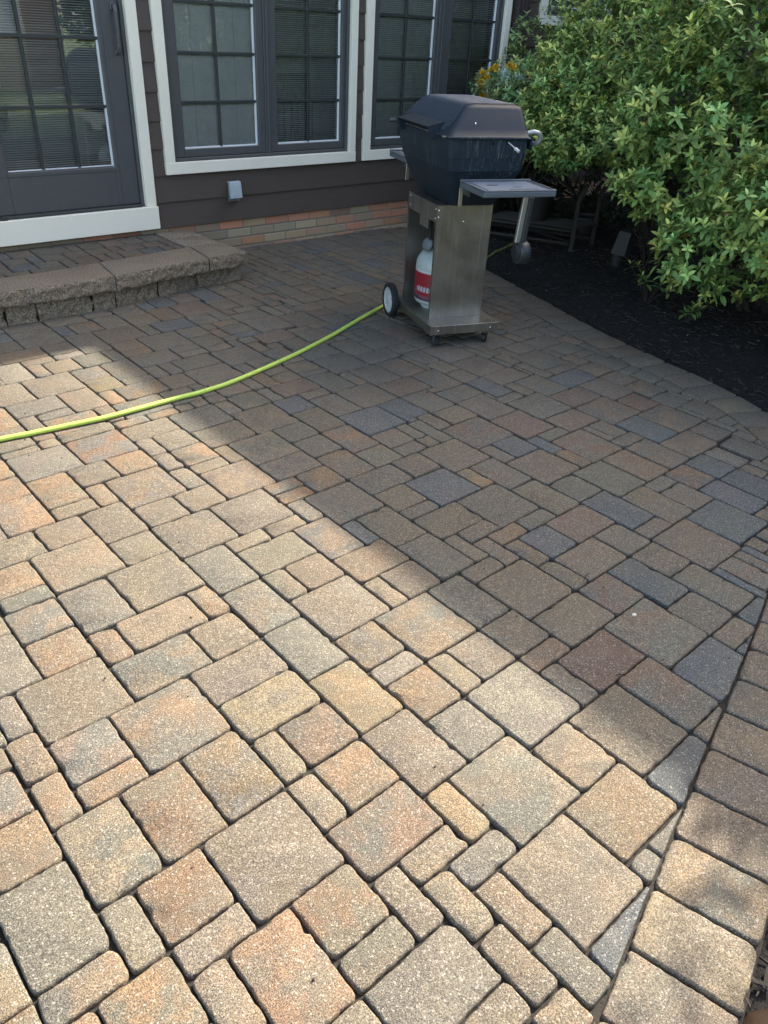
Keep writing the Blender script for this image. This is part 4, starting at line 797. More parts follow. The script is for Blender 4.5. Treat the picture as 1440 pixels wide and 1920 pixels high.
# firebox and lid
m = MB(); loft(m, [(-.095,.150,-.240,.240,.748,.02),(-.108,.162,-.255,.255,.762,.03),(-.150,.222,-.310,.310,.855,.035),(-.176,.246,-.342,.342,.935,.035),(-.181,.250,-.348,.348,.9352,.035),(-.190,.250,-.357,.357,1.0,.035),(-.195,.254,-.361,.361,1.0002,.035),(-.203,.255,-.366,.366,1.088,.035),(-.199,.251,-.362,.362,1.0885,.033)])
fb = m.build('firebox', M_LID, grill, smooth=35)
for x,z in ((.045,1.070),(.128,1.074)): m = MB(); m.lathe([(.010,0),(.010,.001)],16,Matrix.Translation((x,-.3655,z))@Matrix.Rotation(math.pi/2,4,'X')); m.build('hole', M_BLACK, fb)
m = MB(); m.lathe([(.004,0),(.004,.002),(.002,.003)],10,Matrix.Translation((-.055,-.341,1.156))@Matrix.Rotation(math.radians(60),4,'X')); m.build('screw', M_SCREW, fb)
m = MB(); m.tube([(.128,-.362,1.078),(.15,-.40,1.055),(.155,-.412,1.048)],.003,8); m.tube([(.152,-.405,1.052),(.164,-.428,1.040)],.008,10); m.build('igniter_rod', M_WHITEP, fb)
m = MB(); loft(m, [(-.210,.260,-.378,.378,1.088,.035),(-.213,.263,-.381,.381,1.0915,.035),(-.213,.263,-.381,.381,1.1005,.035),(-.206,.257,-.375,.375,1.104,.035),(-.183,.250,-.352,.352,1.135,.035),(-.103,.236,-.303,.303,1.218,.035),(-.090,.230,-.294,.294,1.2295,.04),(-.070,.216,-.278,.278,1.237,.045),(-.03,.175,-.24,.24,1.2405,.05)])
lid = m.build('lid', M_LID2, grill, smooth=50)
M_RIB = simple('rib_highlight',(.075,.095,.115),.45)  # ribs coloured lighter than the lid to imitate their highlights
m = MB()
for k in range(27):
    v0 = -.285+k*.022; P = [(a_+.022,b_) for a_,b_ in [(-.219,1.119),(-.205,1.1352),(-.165,1.1768),(-.125,1.2182),(-.110,1.2305),(-.09,1.2378),(-.05,1.2409),(.15,1.2409),(.185,1.2385)]]
    if abs(v0) > .27: P = P[1:5]
    m.tube([(a,v0*(1 if a < -.128 else .93),b+.0001) for a,b in P],.0011,4)
m.build('lid_rib', M_RIB, lid)
m = MB(); q = rrect(-.2132,.2632,-.3812,.3812,.035); nq = len(q); m.add([(x,y,1.0955) for x,y in q]+[(x,y,1.0985) for x,y in q],[(k,(k+1)%nq,nq+(k+1)%nq,nq+k) for k in range(nq)])
t = NT('chipped_rim'); nz = t.noise(35,4,.8); t.set(Base_Color=t.ramp(nz,[(.52,(.05,.065,.08)),(.6,(.42,.43,.42))]), Roughness=.5); m.build('worn_rim', t.m, lid)
m = MB()  # rear vent hood
vs = [(-.178,-.225,1.150),(-.178,.215,1.150),(-.262,.215,1.128),(-.262,-.225,1.128),(-.178,-.225,1.146),(-.178,.215,1.146),(-.261,.215,1.124),(-.261,-.225,1.124)]
m.add(vs,[(0,3,2,1),(4,5,6,7),(0,4,7,3),(1,2,6,5),(3,7,6,2),(0,1,5,4)])
for y in (-.229,.212):
    vs = [(-.173,y,1.153),(-.265,y,1.129),(-.240,y,1.068),(-.216,y,1.066),(-.204,y,1.10)]; vs += [(a,b+.0035,c) for a,b,c in vs]
    m.add(vs,[(0,1,2,3,4),(9,8,7,6,5),(0,5,6,1),(1,6,7,2),(2,7,8,3),(3,8,9,4),(4,9,5,0)])
vh = m.build('vent_hood', M_LID2, lid)
m = MB(); m.box(-.2205,-.184,-.215,.205,1.1012,1.128); m.build('vent_slot', M_BLACK, lid)
m = MB(); m.tube([(-.213,.375,1.094),(-.245,.385,1.094)],.01,10); m.build('hinge', M_GREYM, lid)
m = MB(); m.tube([(-.213,-.345,1.094),(-.233,-.345,1.094)],.006,10); m.build('hinge', M_GREYM, lid)
# front skirt of lid and handle
m = MB(); vs = [(.262,-.372,1.10),(.272,-.366,1.045),(.284,-.366,1.038),(.284,.366,1.038),(.272,.366,1.045),(.262,.372,1.10)]
vs2 = [(a-.006,b*.985,c) for a,b,c in vs]; m.add(vs+vs2,[(0,1,4,5),(1,2,3,4),(6,11,10,7),(7,10,9,8),(0,6,7,1),(1,7,8,2),(2,8,9,3),(3,9,10,4),(4,10,11,5),(5,11,6,0)]); m.build('lid_skirt', M_LID2, lid)
m = MB(); m.tube([(.248,-.338,1.116),(.28,-.350,1.124),(.306,-.352,1.120),(.325,-.348,1.102),(.326,-.340,1.084),(.315,-.332,1.068),(.308,-.30,1.062),(.308,.30,1.062),(.315,.332,1.068),(.326,.340,1.084),(.325,.348,1.102),(.306,.352,1.120),(.248,.338,1.116)],.0115,12)
m.build('handle', simple('pale_steel_tube',(.42,.43,.42),.35,metal=.6), lid, smooth=60)
# shelves
for side,(v0,v1) in ((-1,(-.668,-.385)),(1,(.385,.668))):
    m = MB(); m.box(-.132,.272,v0,v1,.866,.894,b=.006); m.box(-.132,.272,v0,v0+.012,.8942,.900,b=.002); m.box(-.132,.272,v1-.012,v1,.8942,.905,b=.002); m.box(-.132,-.120,v0+.0122,v1-.0122,.8942,.900,b=.002); m.box(.260,.272,v0+.0122,v1-.0122,.8942,.900,b=.002)
    sh = m.build('side_shelf', M_SHELF, grill)
    m = MB(); m.box(-.112,.252,v0+.022,v1-.022,.8942,.897,b=.001)
    m.build('shelf_top', simple('pale_grey_plastic_top',(.17,.205,.25),.42,bump=.15), sh)
    for a,b,c,d in ((-.100,-.093,v0+.03,v1-.03),(.03,.19,v0+.040,v0+.048),(-.04,.02,v0+.15,v0+.166),(.08,.13,v0+.10,v0+.110),(.236,.243,v0+.03,v1-.03)): m = MB(); m.box(a,b,c,d,.8970,.8976); m.build('shelf_slot', M_BLACK, sh)
    s_ = -1 if side < 0 else 1
    for u in (-.11,.23): m = MB(); m.box(u,u+.004,min(s_*.34,s_*.47),max(s_*.34,s_*.47),.835,.8655); m.build('shelf_bracket', M_GREYM, sh)
    m = MB(); m.box(-.128,-.108,min(s_*.385,s_*.378),max(s_*.385,s_*.378),.775,.865,b=.001); m.build('shelf_bracket', simple('worn_steel',(.45,.42,.36),.4,metal=.8), sh)
# hanging arm with round end
m = MB(); R_ = Matrix.Translation((.298,-.33,.80))@Matrix.Rotation(math.radians(4),4,'Y'); m.box(-.018,.012,-.012,.012,-.235,.045,b=.003,M=R_); ar = m.build('hanging_arm', simple('dull_steel',(.40,.40,.38),.38,metal=.8), grill)
m = MB(); m.box(.0125,.046,-.02,.02,-.23,.01,b=.008,M=R_); m.build('arm_cover', M_GREYM, ar)
m = MB(); R_ = Matrix.Translation((.305,-.33,.512))@Matrix.Rotation(math.pi/2,4,'Y'); m.lathe([(.052,-.022),(.060,-.018),(.063,-.012),(.063,.034),(.059,.040),(.03,.042)],40,R_); d_ = m.build('arm_disc', M_GREYM, ar, smooth=40)
m = MB(); m.lathe([(.044,-.030),(.047,-.028),(.047,-.020),(.02,-.019)],40,R_); m.lathe([(.003,-.034),(.003,-.028)],8,R_); m.build('disc_face', simple('dark_grey_face',(.02,.023,.026),.4), d_, smooth=40)
# propane tank stands inside the cart: a thing of its own
tank = empty('propane_tank', (3.32+math.cos(math.radians(-21))*-.018, 3.224+math.sin(math.radians(-21))*-.018, .127), 'pale grey propane cylinder with a red wrap label standing inside the steel grill cart', 'gas cylinder', rz=math.radians(-21))
m = MB(); m.lathe([(.10,0),(.105,.0),(.105,.02),(.12,.022),(.142,.032),(.149,.05),(.150,.07),(.150,.235),(.147,.262),(.138,.288),(.120,.312),(.092,.330),(.055,.340),(.03,.343)],56)
m.build('cylinder', simple('grey_green_enamel',(.36,.40,.37),.35), tank, smooth=50)
m = MB(); N_=60; rows=24; vs=[];cs=[]
for r in range(rows+1):
    z = .052+.175*r/rows
    for k in range(N_+1):
        a = math.radians(95)+math.radians(170)*k/N_; vs.append((.1512*math.cos(a),.1512*math.sin(a),z)); f = r/rows; g_ = k/N_
        wv = f-.24-.10*math.sin(g_*7); c = (.24,.012,.02) if wv > 0 else (.055,.030,.045)
        if abs(wv) < .03: c = (.16,.06,.08)
        if f < .035 or f > .955: c = (.5,.5,.48)
        if .52 < g_ < .80 and .30 < f < .50: c = (.42,.40,.40) if int(g_*60)%3 else (.10,.03,.04)
        cs.append(c)
fs = [(r*(N_+1)+k,r*(N_+1)+k+1,(r+1)*(N_+1)+k+1,(r+1)*(N_+1)+k) for r in range(rows) for k in range(N_)]
m.v = vs; m.f = fs; m.c = cs; t = NT('wrap_label'); t.set(Base_Color=t.attr(), Roughness=.35); m.build('wrap_label', t.m, tank, smooth=60)
m = MB(); m.lathe([(.022,.34),(.022,.375),(.014,.378),(.014,.40)],16); vb = m.build('valve', simple('brass',(.35,.28,.14),.4,metal=.9), tank, smooth=40)
R_ = Matrix.Translation((-.105,-.02,.368))@Matrix.Rotation(math.radians(-70),4,'Y')@Matrix.Rotation(math.radians(25),4,'X')
m = MB(); m.lathe([(.012,-.02),(.030,-.012),(.036,-.004),(.037,.006),(.030,.012),(.020,.016),(.006,.017)],28,R_); m.tube([(-.09,-.018,.36),(-.015,-.005,.365)],.012,10); m.build('regulator', simple('grey_regulator',(.11,.12,.125),.5), tank, smooth=40)
m = MB(); m.tube([(-.098,-.03,.39),(-.10,-.035,.44),(-.10,-.035,.50),(-.09,-.03,.60)],.0065,8); m.build('gas_line', M_RUB, tank)

# ------------------------------------------------------------ hose
HP = [(-1.1,3.42),(-.4,3.30),(.2,3.21),(.693,3.165),(.819,3.148),(.973,3.130),(1.135,3.116),(1.294,3.118),(1.482,3.120),(1.685,3.130),(1.931,3.179),(2.218,3.261),(2.509,3.362),(2.863,3.513),(3.11,3.615),(3.30,3.69),(3.62,3.80),(4.1,3.95),(4.55,4.10),(4.87,4.21),(5.05,4.235),(5.3,4.30),(5.7,4.62),(6.1,5.1)]
def catmull(P, k=6):
    P = [Vector(p) for p in P]; out = []
    for i in range(len(P)-1):
        a = P[max(i-1,0)]; b = P[i]; c = P[i+1]; d = P[min(i+2,len(P)-1)]
        for j in range(k):
            t = j/k; out.append(.5*((2*b)+(c-a)*t+(2*a-5*b+4*c-d)*t*t+(3*b-a-3*c+d)*t**3))
    return out+[P[-1]]
m = MB(); hz_ = [(p.x,p.y,(mz(p.x,p.y)+.011 if not in_ring(p.x,p.y) else .0125)) for p in catmull(HP)]
hz_ = [(a,b+noise.noise((a*3.1,2,0))*.007+noise.noise((a*11,5,0))*.0022,c) for a,b,c in hz_]
m.tube(hz_, .0112, 12)
t = NT('lime_hose'); co = t.coord(); n1 = t.noise(45,4,.7,co); n2 = t.noise(4,3,.5,co)
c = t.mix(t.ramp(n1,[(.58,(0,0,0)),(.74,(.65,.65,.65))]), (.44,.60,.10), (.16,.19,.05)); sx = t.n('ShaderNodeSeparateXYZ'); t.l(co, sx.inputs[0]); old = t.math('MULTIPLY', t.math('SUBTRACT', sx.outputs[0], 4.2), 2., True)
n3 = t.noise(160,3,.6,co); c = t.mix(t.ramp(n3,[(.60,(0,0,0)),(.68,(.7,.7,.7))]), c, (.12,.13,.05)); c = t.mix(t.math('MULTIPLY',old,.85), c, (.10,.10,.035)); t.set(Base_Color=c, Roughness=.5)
tag(m.build('garden_hose', t.m, smooth=80), 'lime green garden hose curving across the patio and under the grill', 'hose')

# ------------------------------------------------------------ bed objects
M_OLDW = simple('weathered_wood', (.032,.027,.019), .8, var=.35, scale=40, bump=.4)
ax = Vector((-.42,.91)); ay = Vector((.99,.09)).normalized()
st_ = empty('plant_stand', (5.46,3.87,0), 'weathered slatted wooden plant stand in the bed behind the grill under the shrub', 'plant stand')
def W2(a,b): p = ax*a+ay*b; return (p.x,p.y)
for a in (0,.95):
    for b in (0,.33):
        x,y = W2(a,b); m = MB()
        m.tube([(x,y,-.02),(x+.004,y,.25),(x,y,.44),(x+.03,y-.01,.50),(x+.055,y-.02,.56)],[.023,.022,.021,.021,.019],4); m.build('leg', M_OLDW, st_)
for zz_ in (.215,):
    m = MB()
    for k in range(10):
        b = -.01+k*.0385; p,q = W2(-.02,b),W2(.97,b); m.tube([(*p,zz_+.012),(*q,zz_+.012)],.0075,6)
    for b in (-.02,.35): p,q = W2(0,b),W2(.95,b); m.tube([(*p,zz_-.012),(*q,zz_-.012)],.012,4)
    m.build('shelf', M_OLDW, st_)
m = MB()
for b in (-.012,.342): p,q = W2(.02,b),W2(.93,b); m.tube([(*p,.10),(*q,.10)],.014,4)
p,q = W2(.02,.1),W2(.5,.34); m.tube([(*p,.09),(*q,.09)],.010,4); m.build('rail', M_OLDW, st_)
M_POT = simple('dark_plastic_pot',(.016,.014,.013),.6)
def pot(x,y,z,r,h,label):
    p = empty('plant_pot',(x,y,z),label,'pot'); m = MB(); m.lathe([(r*.7,0),(r*.95,h*.86),(r*1.04,h*.87),(r*1.04,h),(r*.94,h),(r*.9,h*.9),(.01,h*.9)],28); m.build('pot_body', M_POT, p, smooth=40); return p
x,y = W2(.42,.16); pot(5.46+x,3.87+y,.238,.14,.22,'dark round nursery pot on the low shelf of the plant stand')
fx,fy_ = W2(.86,.17); FP = (5.46+fx,3.87+fy_,.238); pot(*FP,.15,.42,'dark pot holding the yellow and white flowers beside the window')
x,y = W2(.2,.55); pot(5.46+x,3.87+y,mz(5.9,4.1)-.005,.13,.2,'dark nursery pot standing on the mulch beside the plant stand')
# low box light
pl = empty('garden_light', (5.40,3.38,0), 'small grey box shaped garden light on a short post in the dark mulch bed', 'garden light')
m = MB(); m.tube([(0,0,-.02),(0,0,.16)],.045,12); m.build('post', simple('dark_post',(.02,.02,.02),.6), pl)
m = MB(); R_ = Matrix.Rotation(.3,4,'Z')@Matrix.Rotation(.12,4,'X')
q = [(-.075,-.055,.15),(.075,-.055,.15),(.075,.055,.15),(-.075,.055,.15),(-.052,-.045,.32),(.052,-.045,.32),(.052,.045,.32),(-.052,.045,.32)]
m.add([tuple(R_@Vector(p)) for p in q],[(0,3,2,1),(4,5,6,7),(0,1,5,4),(1,2,6,5),(2,3,7,6),(3,0,4,7)]); m.build('lamp_head', simple('grey_housing',(.028,.03,.026),.6), pl)
# bare twiggy shrub
ts = empty('bare_shrub', (5.52,3.18,0), 'leafless twiggy little shrub under the large shrub in the mulch bed', 'shrub')
m = MB(); 
def twig(p,d,L,r,dep):
    q = p+d*L; mid = p+d*L*.5+Vector((random.gauss(0,.1),random.gauss(0,.1),random.gauss(0,.05)))*L; m.tube([p,mid,q],[r,r*.8,r*.55],5)
    if dep:
        for _ in range(3): dd = (d+Vector((random.gauss(0,.55),random.gauss(0,.55),random.gauss(.1,.35)))).normalized(); twig(mid if random.random()<.4 else q,dd,L*random.uniform(.5,.8),r*.55,dep-1)
for k in range(5): twig(Vector((0,0,-.01)),Vector((random.gauss(-.3,.5),random.gauss(-.3,.5),.75)).normalized(),.2,.007,3)
m.build('branches', simple('grey_twig',(.05,.045,.033),.8), ts)

# ------------------------------------------------------------ leaves
def mat_leaf(name, rough=.42):
    t = NT(name); c = t.attr(); 
    t.set(Base_Color=c, Roughness=rough, Specular_IOR_Level=.28); t.b.inputs['Subsurface Weight'].default_value = 0
    tr = t.n('ShaderNodeBsdfTranslucent'); t.l(c, tr.inputs['Color']); mx = t.n('ShaderNodeMixShader', i={0:.16}); t.l(t.b.outputs[0],mx.inputs[1]); t.l(tr.outputs[0],mx.inputs[2]); t.l(mx.outputs[0],t.t.nodes['Material Output'].inputs[0])
    return t.m
M_LEAF = mat_leaf('shrub_leaf')
def leaf_mesh(name, P, D, U, L, Wd, C, mat, parent, curl=.18):
    """numpy: n leaves at P, pointing D, upper side U, length L, width W, colour C"""
    n = len(P); D = D/np.linalg.norm(D,axis=1,keepdims=True); U = U-D*(U*D).sum(1,keepdims=True); U /= np.linalg.norm(U,axis=1,keepdims=True)+1e-9
    Sd = np.cross(D,U); L = L[:,None]; Wd = Wd[:,None]
    cen = lambda t,dr: P+D*L*t-U*L*dr
    b = cen(0,0); c1 = cen(.36,-.02); c2 = cen(.70,curl*.35); tip = cen(1.,curl)
    l1 = c1+Sd*Wd*.44+U*Wd*.13; r1 = c1-Sd*Wd*.44+U*Wd*.13; l2 = c2+Sd*Wd*.40+U*Wd*.10; r2 = c2-Sd*Wd*.40+U*Wd*.10
    V = np.stack([b,l1,c1,r1,l2,c2,r2,tip],1).reshape(-1,3)
    tri = np.array([[0,2,1],[0,3,2],[4,5,7],[5,6,7]]); quad = np.array([[1,2,5,4],[2,3,6,5]])
    base = np.arange(n)[:,None,None]*8
    T = (tri[None]+base).reshape(n,-1); Q = (quad[None]+base).reshape(n,-1)
    loops = np.concatenate([T,Q],1).ravel(); tot = np.tile(np.array([3,3,3,3,4,4]),n); start = np.concatenate([[0],np.cumsum(tot)[:-1]])
    me = bpy.data.meshes.new(name); me.vertices.add(len(V)); me.vertices.foreach_set('co', V.astype(np.float32).ravel())
    me.loops.add(len(loops)); me.loops.foreach_set('vertex_index', loops.astype(np.int32)); me.polygons.add(len(tot)); me.polygons.foreach_set('loop_start', start.astype(np.int32))
    try: me.polygons.foreach_set('loop_total', tot.astype(np.int32))
    except Exception: pass
    me.update(calc_edges=True); me.validate()
    a = me.color_attributes.new('col','FLOAT_COLOR','POINT'); cc = np.repeat(C,8,0); a.data.foreach_set('color', np.concatenate([cc,np.ones((len(cc),1))],1).astype(np.float32).ravel())
    return link(name, me, mat, parent)
def whorls(Pw, Nw, nl, L0, rel_w=.42, tips=.55, cols=None, spread=(22,98)):
    """rosettes: each centre gets nl leaves spiralling round its axis, upper ones more upright and paler"""
    P=[];D=[];U=[];L=[];Wd=[];C=[]
    cols = cols or ((.11,.19,.052),(.29,.41,.11),(.70,.80,.23))
    for p,nv in zip(Pw,Nw):
        a = np.cross(nv,[.3,.5,.81]); a /= np.linalg.norm(a)+1e-9; b = np.cross(nv,a); ph = rng.uniform(0,6.28); k0 = rng.uniform(.8,1.2); q = rng.uniform(0,1); n = int(nl+rng.integers(-2,3)); young = rng.random() < tips
        hue = rng.normal(0,.12)
        for i in range(n):
            f = i/n; th = ph+i*2.4; el = math.radians(spread[1]-(spread[1]-spread[0])*f+rng.normal(0,9)); r = a*math.cos(th)+b*math.sin(th)
            d = nv*math.cos(el)+r*math.sin(el); ln = L0*k0*(1-.38*f)*rng.uniform(.8,1.15)
            P.append(p+nv*(f*.035-.02)); D.append(d); U.append(nv*math.sin(el)-r*math.cos(el)+np.array([0,0,.35])); L.append(ln); Wd.append(ln*rel_w*rng.uniform(.85,1.15))
            c = np.array(cols[0])*(1-q)+np.array(cols[1])*q
            if young and f > .5: c = c*.35+np.array(cols[2])*.65
            c = c*rng.uniform(.78,1.2)*np.array([1+hue,1,1-hue*.5]);
            if rng.random() < .006: c = np.array([.16,.09,.03])
            C.append(c)
    return [np.array(x) for x in (P,D,U,L,Wd,C)]
def cloud(ells, dens, shell=(.80,1.03), gapf=2.2, bumps=.21, zmin=.08, front=None):
    P=[];N=[]
    for ci,(c,r) in enumerate(ells):
        c = np.array(c); r = np.array(r); area = 4*math.pi*((r[0]*r[1])**1.6/3+(r[0]*r[2])**1.6/3+(r[1]*r[2])**1.6/3)**(1/1.6)
        for _ in range(int(area*dens)):
            d = rng.normal(size=3); d /= np.linalg.norm(d); k = shell[0]+(shell[1]-shell[0])*rng.random()**.7
            bl = noise.noise(Vector((d*2.2+ci*7).tolist()))*bumps+noise.noise(Vector((d*5.+ci*3).tolist()))*bumps*.6
            p = c+d*r*(k+bl)
            if p[2] < zmin: continue
            if noise.noise(Vector((p*gapf).tolist())) < -.27: continue
            if any(((p-np.array(c2))/np.array(r2))@((p-np.array(c2))/np.array(r2)) < .55 for j,(c2,r2) in enumerate(ells) if j != ci): continue
            n = d/r; n /= np.linalg.norm(n); n = n*.55+np.array([-.06,-.06,.85])+rng.normal(0,.24,3); n /= np.linalg.norm(n)
            P.append(p); N.append(n)
    return P,N
def branches(base, ells, n, r0, mat, parent, name='stems'):
    m = MB(); b = Vector(base)
    for k in range(n):
        c,r = random.choice(ells); d = Vector((random.gauss(0,1),random.gauss(0,1),random.gauss(0,.7))).normalized(); e = Vector(c)+Vector((d.x*r[0],d.y*r[1],d.z*r[2]))*random.uniform(.55,.93)
        s = b+Vector((random.gauss(0,.07),random.gauss(0,.07),-.03)); L = (e-s).length
        p1 = s+(e-s)*.35+Vector((random.gauss(0,.07),random.gauss(0,.07),.10*L)); p2 = s+(e-s)*.7+Vector((random.gauss(0,.07),random.gauss(0,.07),.06*L)); rr = r0*random.uniform(.5,1)
        m.tube([s,p1,p2,e],[rr,rr*.75,rr*.5,rr*.22],6)
        for _ in range(3):
            t0 = random.uniform(.45,.95); q = s+(e-s)*t0; dd = Vector((random.gauss(0,1),random.gauss(0,1),random.gauss(.3,.6))).normalized(); m.tube([q,q+dd*.14,q+dd*.27+Vector((0,0,.03))],[rr*.35,rr*.25,rr*.15],5)
    return m.build(name, mat, parent)
M_BARK = simple('shrub_bark',(.030,.023,.017),.85,var=.3,scale=50,bump=.4)
def shrub(base, ells, dens, L0, label, inner=.5, **kw):
    o = empty('shrub',(base[0],base[1],0),label,'shrub'); 
    P,N = cloud(ells,dens); P2,N2 = cloud(ells,dens*inner*.7,shell=(.45,.8),gapf=1.5,bumps=.1)
    off = np.array([base[0],base[1],0]); A_ = whorls([p-off for p in P+P2],N+N2,kw.pop('nl',9),L0,**kw)
    leaf_mesh('foliage',*A_,M_LEAF,o)
    branches((0,0,0),[(tuple(np.array(c)-off),r) for c,r in ells],13,.022,M_BARK,o)
    return o
shrub((5.35,2.15),[((5.25,2.2,1.35),(1.05,1.05,.78)),((4.75,1.75,1.05),(.50,.50,.42)),((4.62,2.25,1.10),(.45,.42,.36)),((5.1,1.2,1.2),(.8,.7,.8)),((4.45,1.50,.70),(.36,.38,.30)),((5.5,2.6,1.75),(.8,.8,.55)),((4.52,2.00,.50),(.26,.22,.22)),((4.40,2.20,.58),(.26,.26,.26)),((4.62,2.62,.90),(.38,.36,.30)),((4.35,1.75,.85),(.34,.34,.32)),((4.25,1.25,.55),(.3,.3,.3)),((4.7,1.1,.7),(.5,.5,.5))],
      150,.066,'largest broad leaved green shrub overhanging the dark mulch bed at the right edge')
shrub((5.95,3.25),[((5.85,3.35,1.35),(.95,.9,.60)),((5.35,3.05,1.12),(.50,.52,.34)),((5.5,3.85,1.25),(.55,.50,.42)),((6.1,3.6,1.75),(.75,.75,.50)),((5.9,4.35,1.45),(.5,.45,.42)),((5.05,3.25,1.0),(.42,.40,.30)),((5.35,3.55,.92),(.4,.4,.26)),((4.95,3.62,.93),(.36,.32,.22)),((5.15,3.95,1.0),(.4,.3,.25))],
      155,.062,'middle green shrub reaching over the plant stand between the grill and the largest shrub')
shrub((5.75,4.75),[((5.62,4.72,1.02),(.46,.42,.36)),((6.05,4.75,1.30),(.50,.45,.45)),((5.32,4.50,.98),(.26,.26,.26))],
      140,.060,'leftmost green shrub against the brown siding behind the flowers', cols=((.20,.30,.11),(.36,.48,.19),(.58,.68,.26)))
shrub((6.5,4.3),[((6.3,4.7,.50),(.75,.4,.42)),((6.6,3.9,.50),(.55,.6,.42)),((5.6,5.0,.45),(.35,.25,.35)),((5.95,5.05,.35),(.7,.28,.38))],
      70,.06,'low shrub added behind the plant stand with leaves coloured near black as deep shade', cols=((.018,.028,.012),(.03,.045,.018),(.05,.07,.03)))  # leaf colours near black stand in for the shade under the shrubs
def sprig(x,y,n,h,label,r=.12):
    o = empty('seedling',(x,y,mz(x,y)),label,'plant','low seedlings in the mulch'); P=[];N=[];m = MB()
    for k in range(n):
        e = np.array([random.gauss(0,r),random.gauss(0,r),h*random.uniform(.5,1)]); P.append(e); v = e/np.linalg.norm(e)*.6+np.array([0,0,.7]); N.append(v/np.linalg.norm(v)); m.tube([(0,0,-.02),tuple(e*.55+np.array([0,0,.02])),tuple(e)],[.004,.003,.002],5)
    leaf_mesh('foliage',*whorls(P,N,7,.062),M_LEAF,o); m.build('stems',M_BARK,o)
sprig(4.76,2.68,7,.24,'low leafy sprig in the mulch nearest the garden light',.10)
sprig(4.62,2.30,6,.15,'low leafy sprig in the mulch at the lower edge of the largest shrub',.07)
sprig(4.42,1.38,8,.22,'low leafy sprig at the right edge of the mulch bed',.09)
# flowers in the pot
fl = empty('flowering_plant',(FP[0],FP[1],FP[2]+.465),'potted flowering plant with yellow, white and red blooms beside the window behind the grill','flowers')
P=[];N=[];m=MB(); FL = []
for k in range(46):
    e = np.array([random.gauss(.02,.14),random.gauss(-.02,.12),random.uniform(.18,.56)]); v = e*np.array([1,1,.3])+np.array([0,0,.6]); P.append(e); N.append(v/np.linalg.norm(v)); m.tube([(0,0,-.02),tuple(e*.5),tuple(e)],[.004,.003,.002],5)
leaf_mesh('foliage',*whorls(P,N,9,.062,cols=((.14,.21,.10),(.20,.28,.14),(.27,.37,.17))),M_LEAF,fl); m.build('stems',M_BARK,fl)
def bloom(name, spots, col):
    mt = NT(name.replace('bloom','petal')); mt.set(Base_Color=mt.attr(), Roughness=.6)
    for s in spots:
        P=[];D=[];U=[];L=[];Wd=[];C=[]
        for _ in range(40):
            d = rng.normal(size=3); d[2] = abs(d[2]); d /= np.linalg.norm(d); P.append(np.array(s)+d*.008); D.append(d); U.append(rng.normal(size=3)); L.append(rng.uniform(.018,.036)); Wd.append(.023); C.append(np.array(col)*rng.uniform(.7,1.15))
        leaf_mesh(name,*[np.array(x) for x in (P,D,U,L,Wd,C)],mt.m,fl)
bloom('yellow_bloom',[(-.15,.07,.56),(-.165,.06,.50),(-.15,.08,.46),(-.13,.06,.40),(-.06,.02,.60),(-.08,.03,.585),(.05,-.03,.62),(.07,-.05,.60),(-.12,.06,.53)],(.62,.38,.02))
bloom('white_bloom',[(.02,-.02,.57),(.10,-.09,.54),(.13,-.10,.53),(.01,-.03,.54)],(.6,.62,.64))
bloom('red_bloom',[(.16,-.12,.55),(.30,-.24,.50),(.36,-.28,.48),(.42,-.33,.45)],(.25,.012,.015))
# small things on the paving
m = MB(); m.lathe([(.001,-.004),(.006,-.003),(.0085,.001),(.006,.005),(.001,.006)],14,Matrix.Translation((1.886,.851,.004))@Matrix.Diagonal((1,.75,.8,1))); tag(m.build('pebble', simple('pale_pebble',(.6,.57,.48),.5), smooth=60),'small white pebble in a paver joint in the shaded part near the right edge','pebble')
for (x,y,a,L,lab) in ((1.93,1.07,.3,.055,'dark curved twig on a shaded grey brown paver near the right edge'),(1.62,.72,-.6,.03,'tiny dark twig on a reddish shaded paver near the curved rim')):
    m = MB(); dx,dy = math.cos(a)*L/2,math.sin(a)*L/2; m.tube([(x-dx,y-dy,.003),(x,y+.004,.005),(x+dx,y+dy,.003)],[.001,.0022,.0012],6); tag(m.build('twig', simple('wet_twig',(.012,.010,.008),.8)),lab,'twig')
m = MB()
for k in range(90):
    x = random.uniform(.3,2.6); y = random.uniform(.3,3.6); r = random.uniform(.0012,.0038); m.lathe([(r*.3,-r*.6),(r,0),(r*.5,r*.8)],6,Matrix.Translation((x,y,.002))@Matrix.Rotation(random.uniform(0,3),4,'X')@Matrix.Diagonal((1,random.uniform(.6,1.5),1,1)))
tag(m.build('soil_crumbs', simple('soil_crumb',(.03,.024,.018),.9)),'dark crumbs of soil scattered over the pavers','debris',kind='stuff')
for i,(x,y,sx,sy,sz,lab) in enumerate(((1.02,-.06,.14,.09,.05,'brown rounded rock against the rim pavers at the bottom right corner'),(1.20,-.02,.08,.06,.04,'smaller grey rock beside the rim pavers at the bottom right corner'),(1.30,.04,.06,.05,.03,'little reddish brown rock at the rim pavers above the other two'))):
    bm = bmesh.new(); bmesh.ops.create_icosphere(bm, subdivisions=4, radius=1)
    for v in bm.verts:
        n_ = noise.noise(v.co*1.5+Vector((i*9,0,0)))*.25+noise.noise(v.co*5+Vector((i*9,0,0)))*.07; v.co = Vector((v.co.x*sx,v.co.y*sy,v.co.z*sz))*(1+n_)
    me = bpy.data.meshes.new('rock'); bm.to_mesh(me); bm.free(); me.shade_smooth(); o = link('rock', me, simple('rock_%s'%('brown','grey','rust')[i],((.035,.024,.016),(.03,.027,.022),(.04,.018,.011))[i],.95,var=.4,scale=60,bump=.6,spec=.05)); o.location = (x,y,-.05+sz*.3); tag(o,lab,'rock')

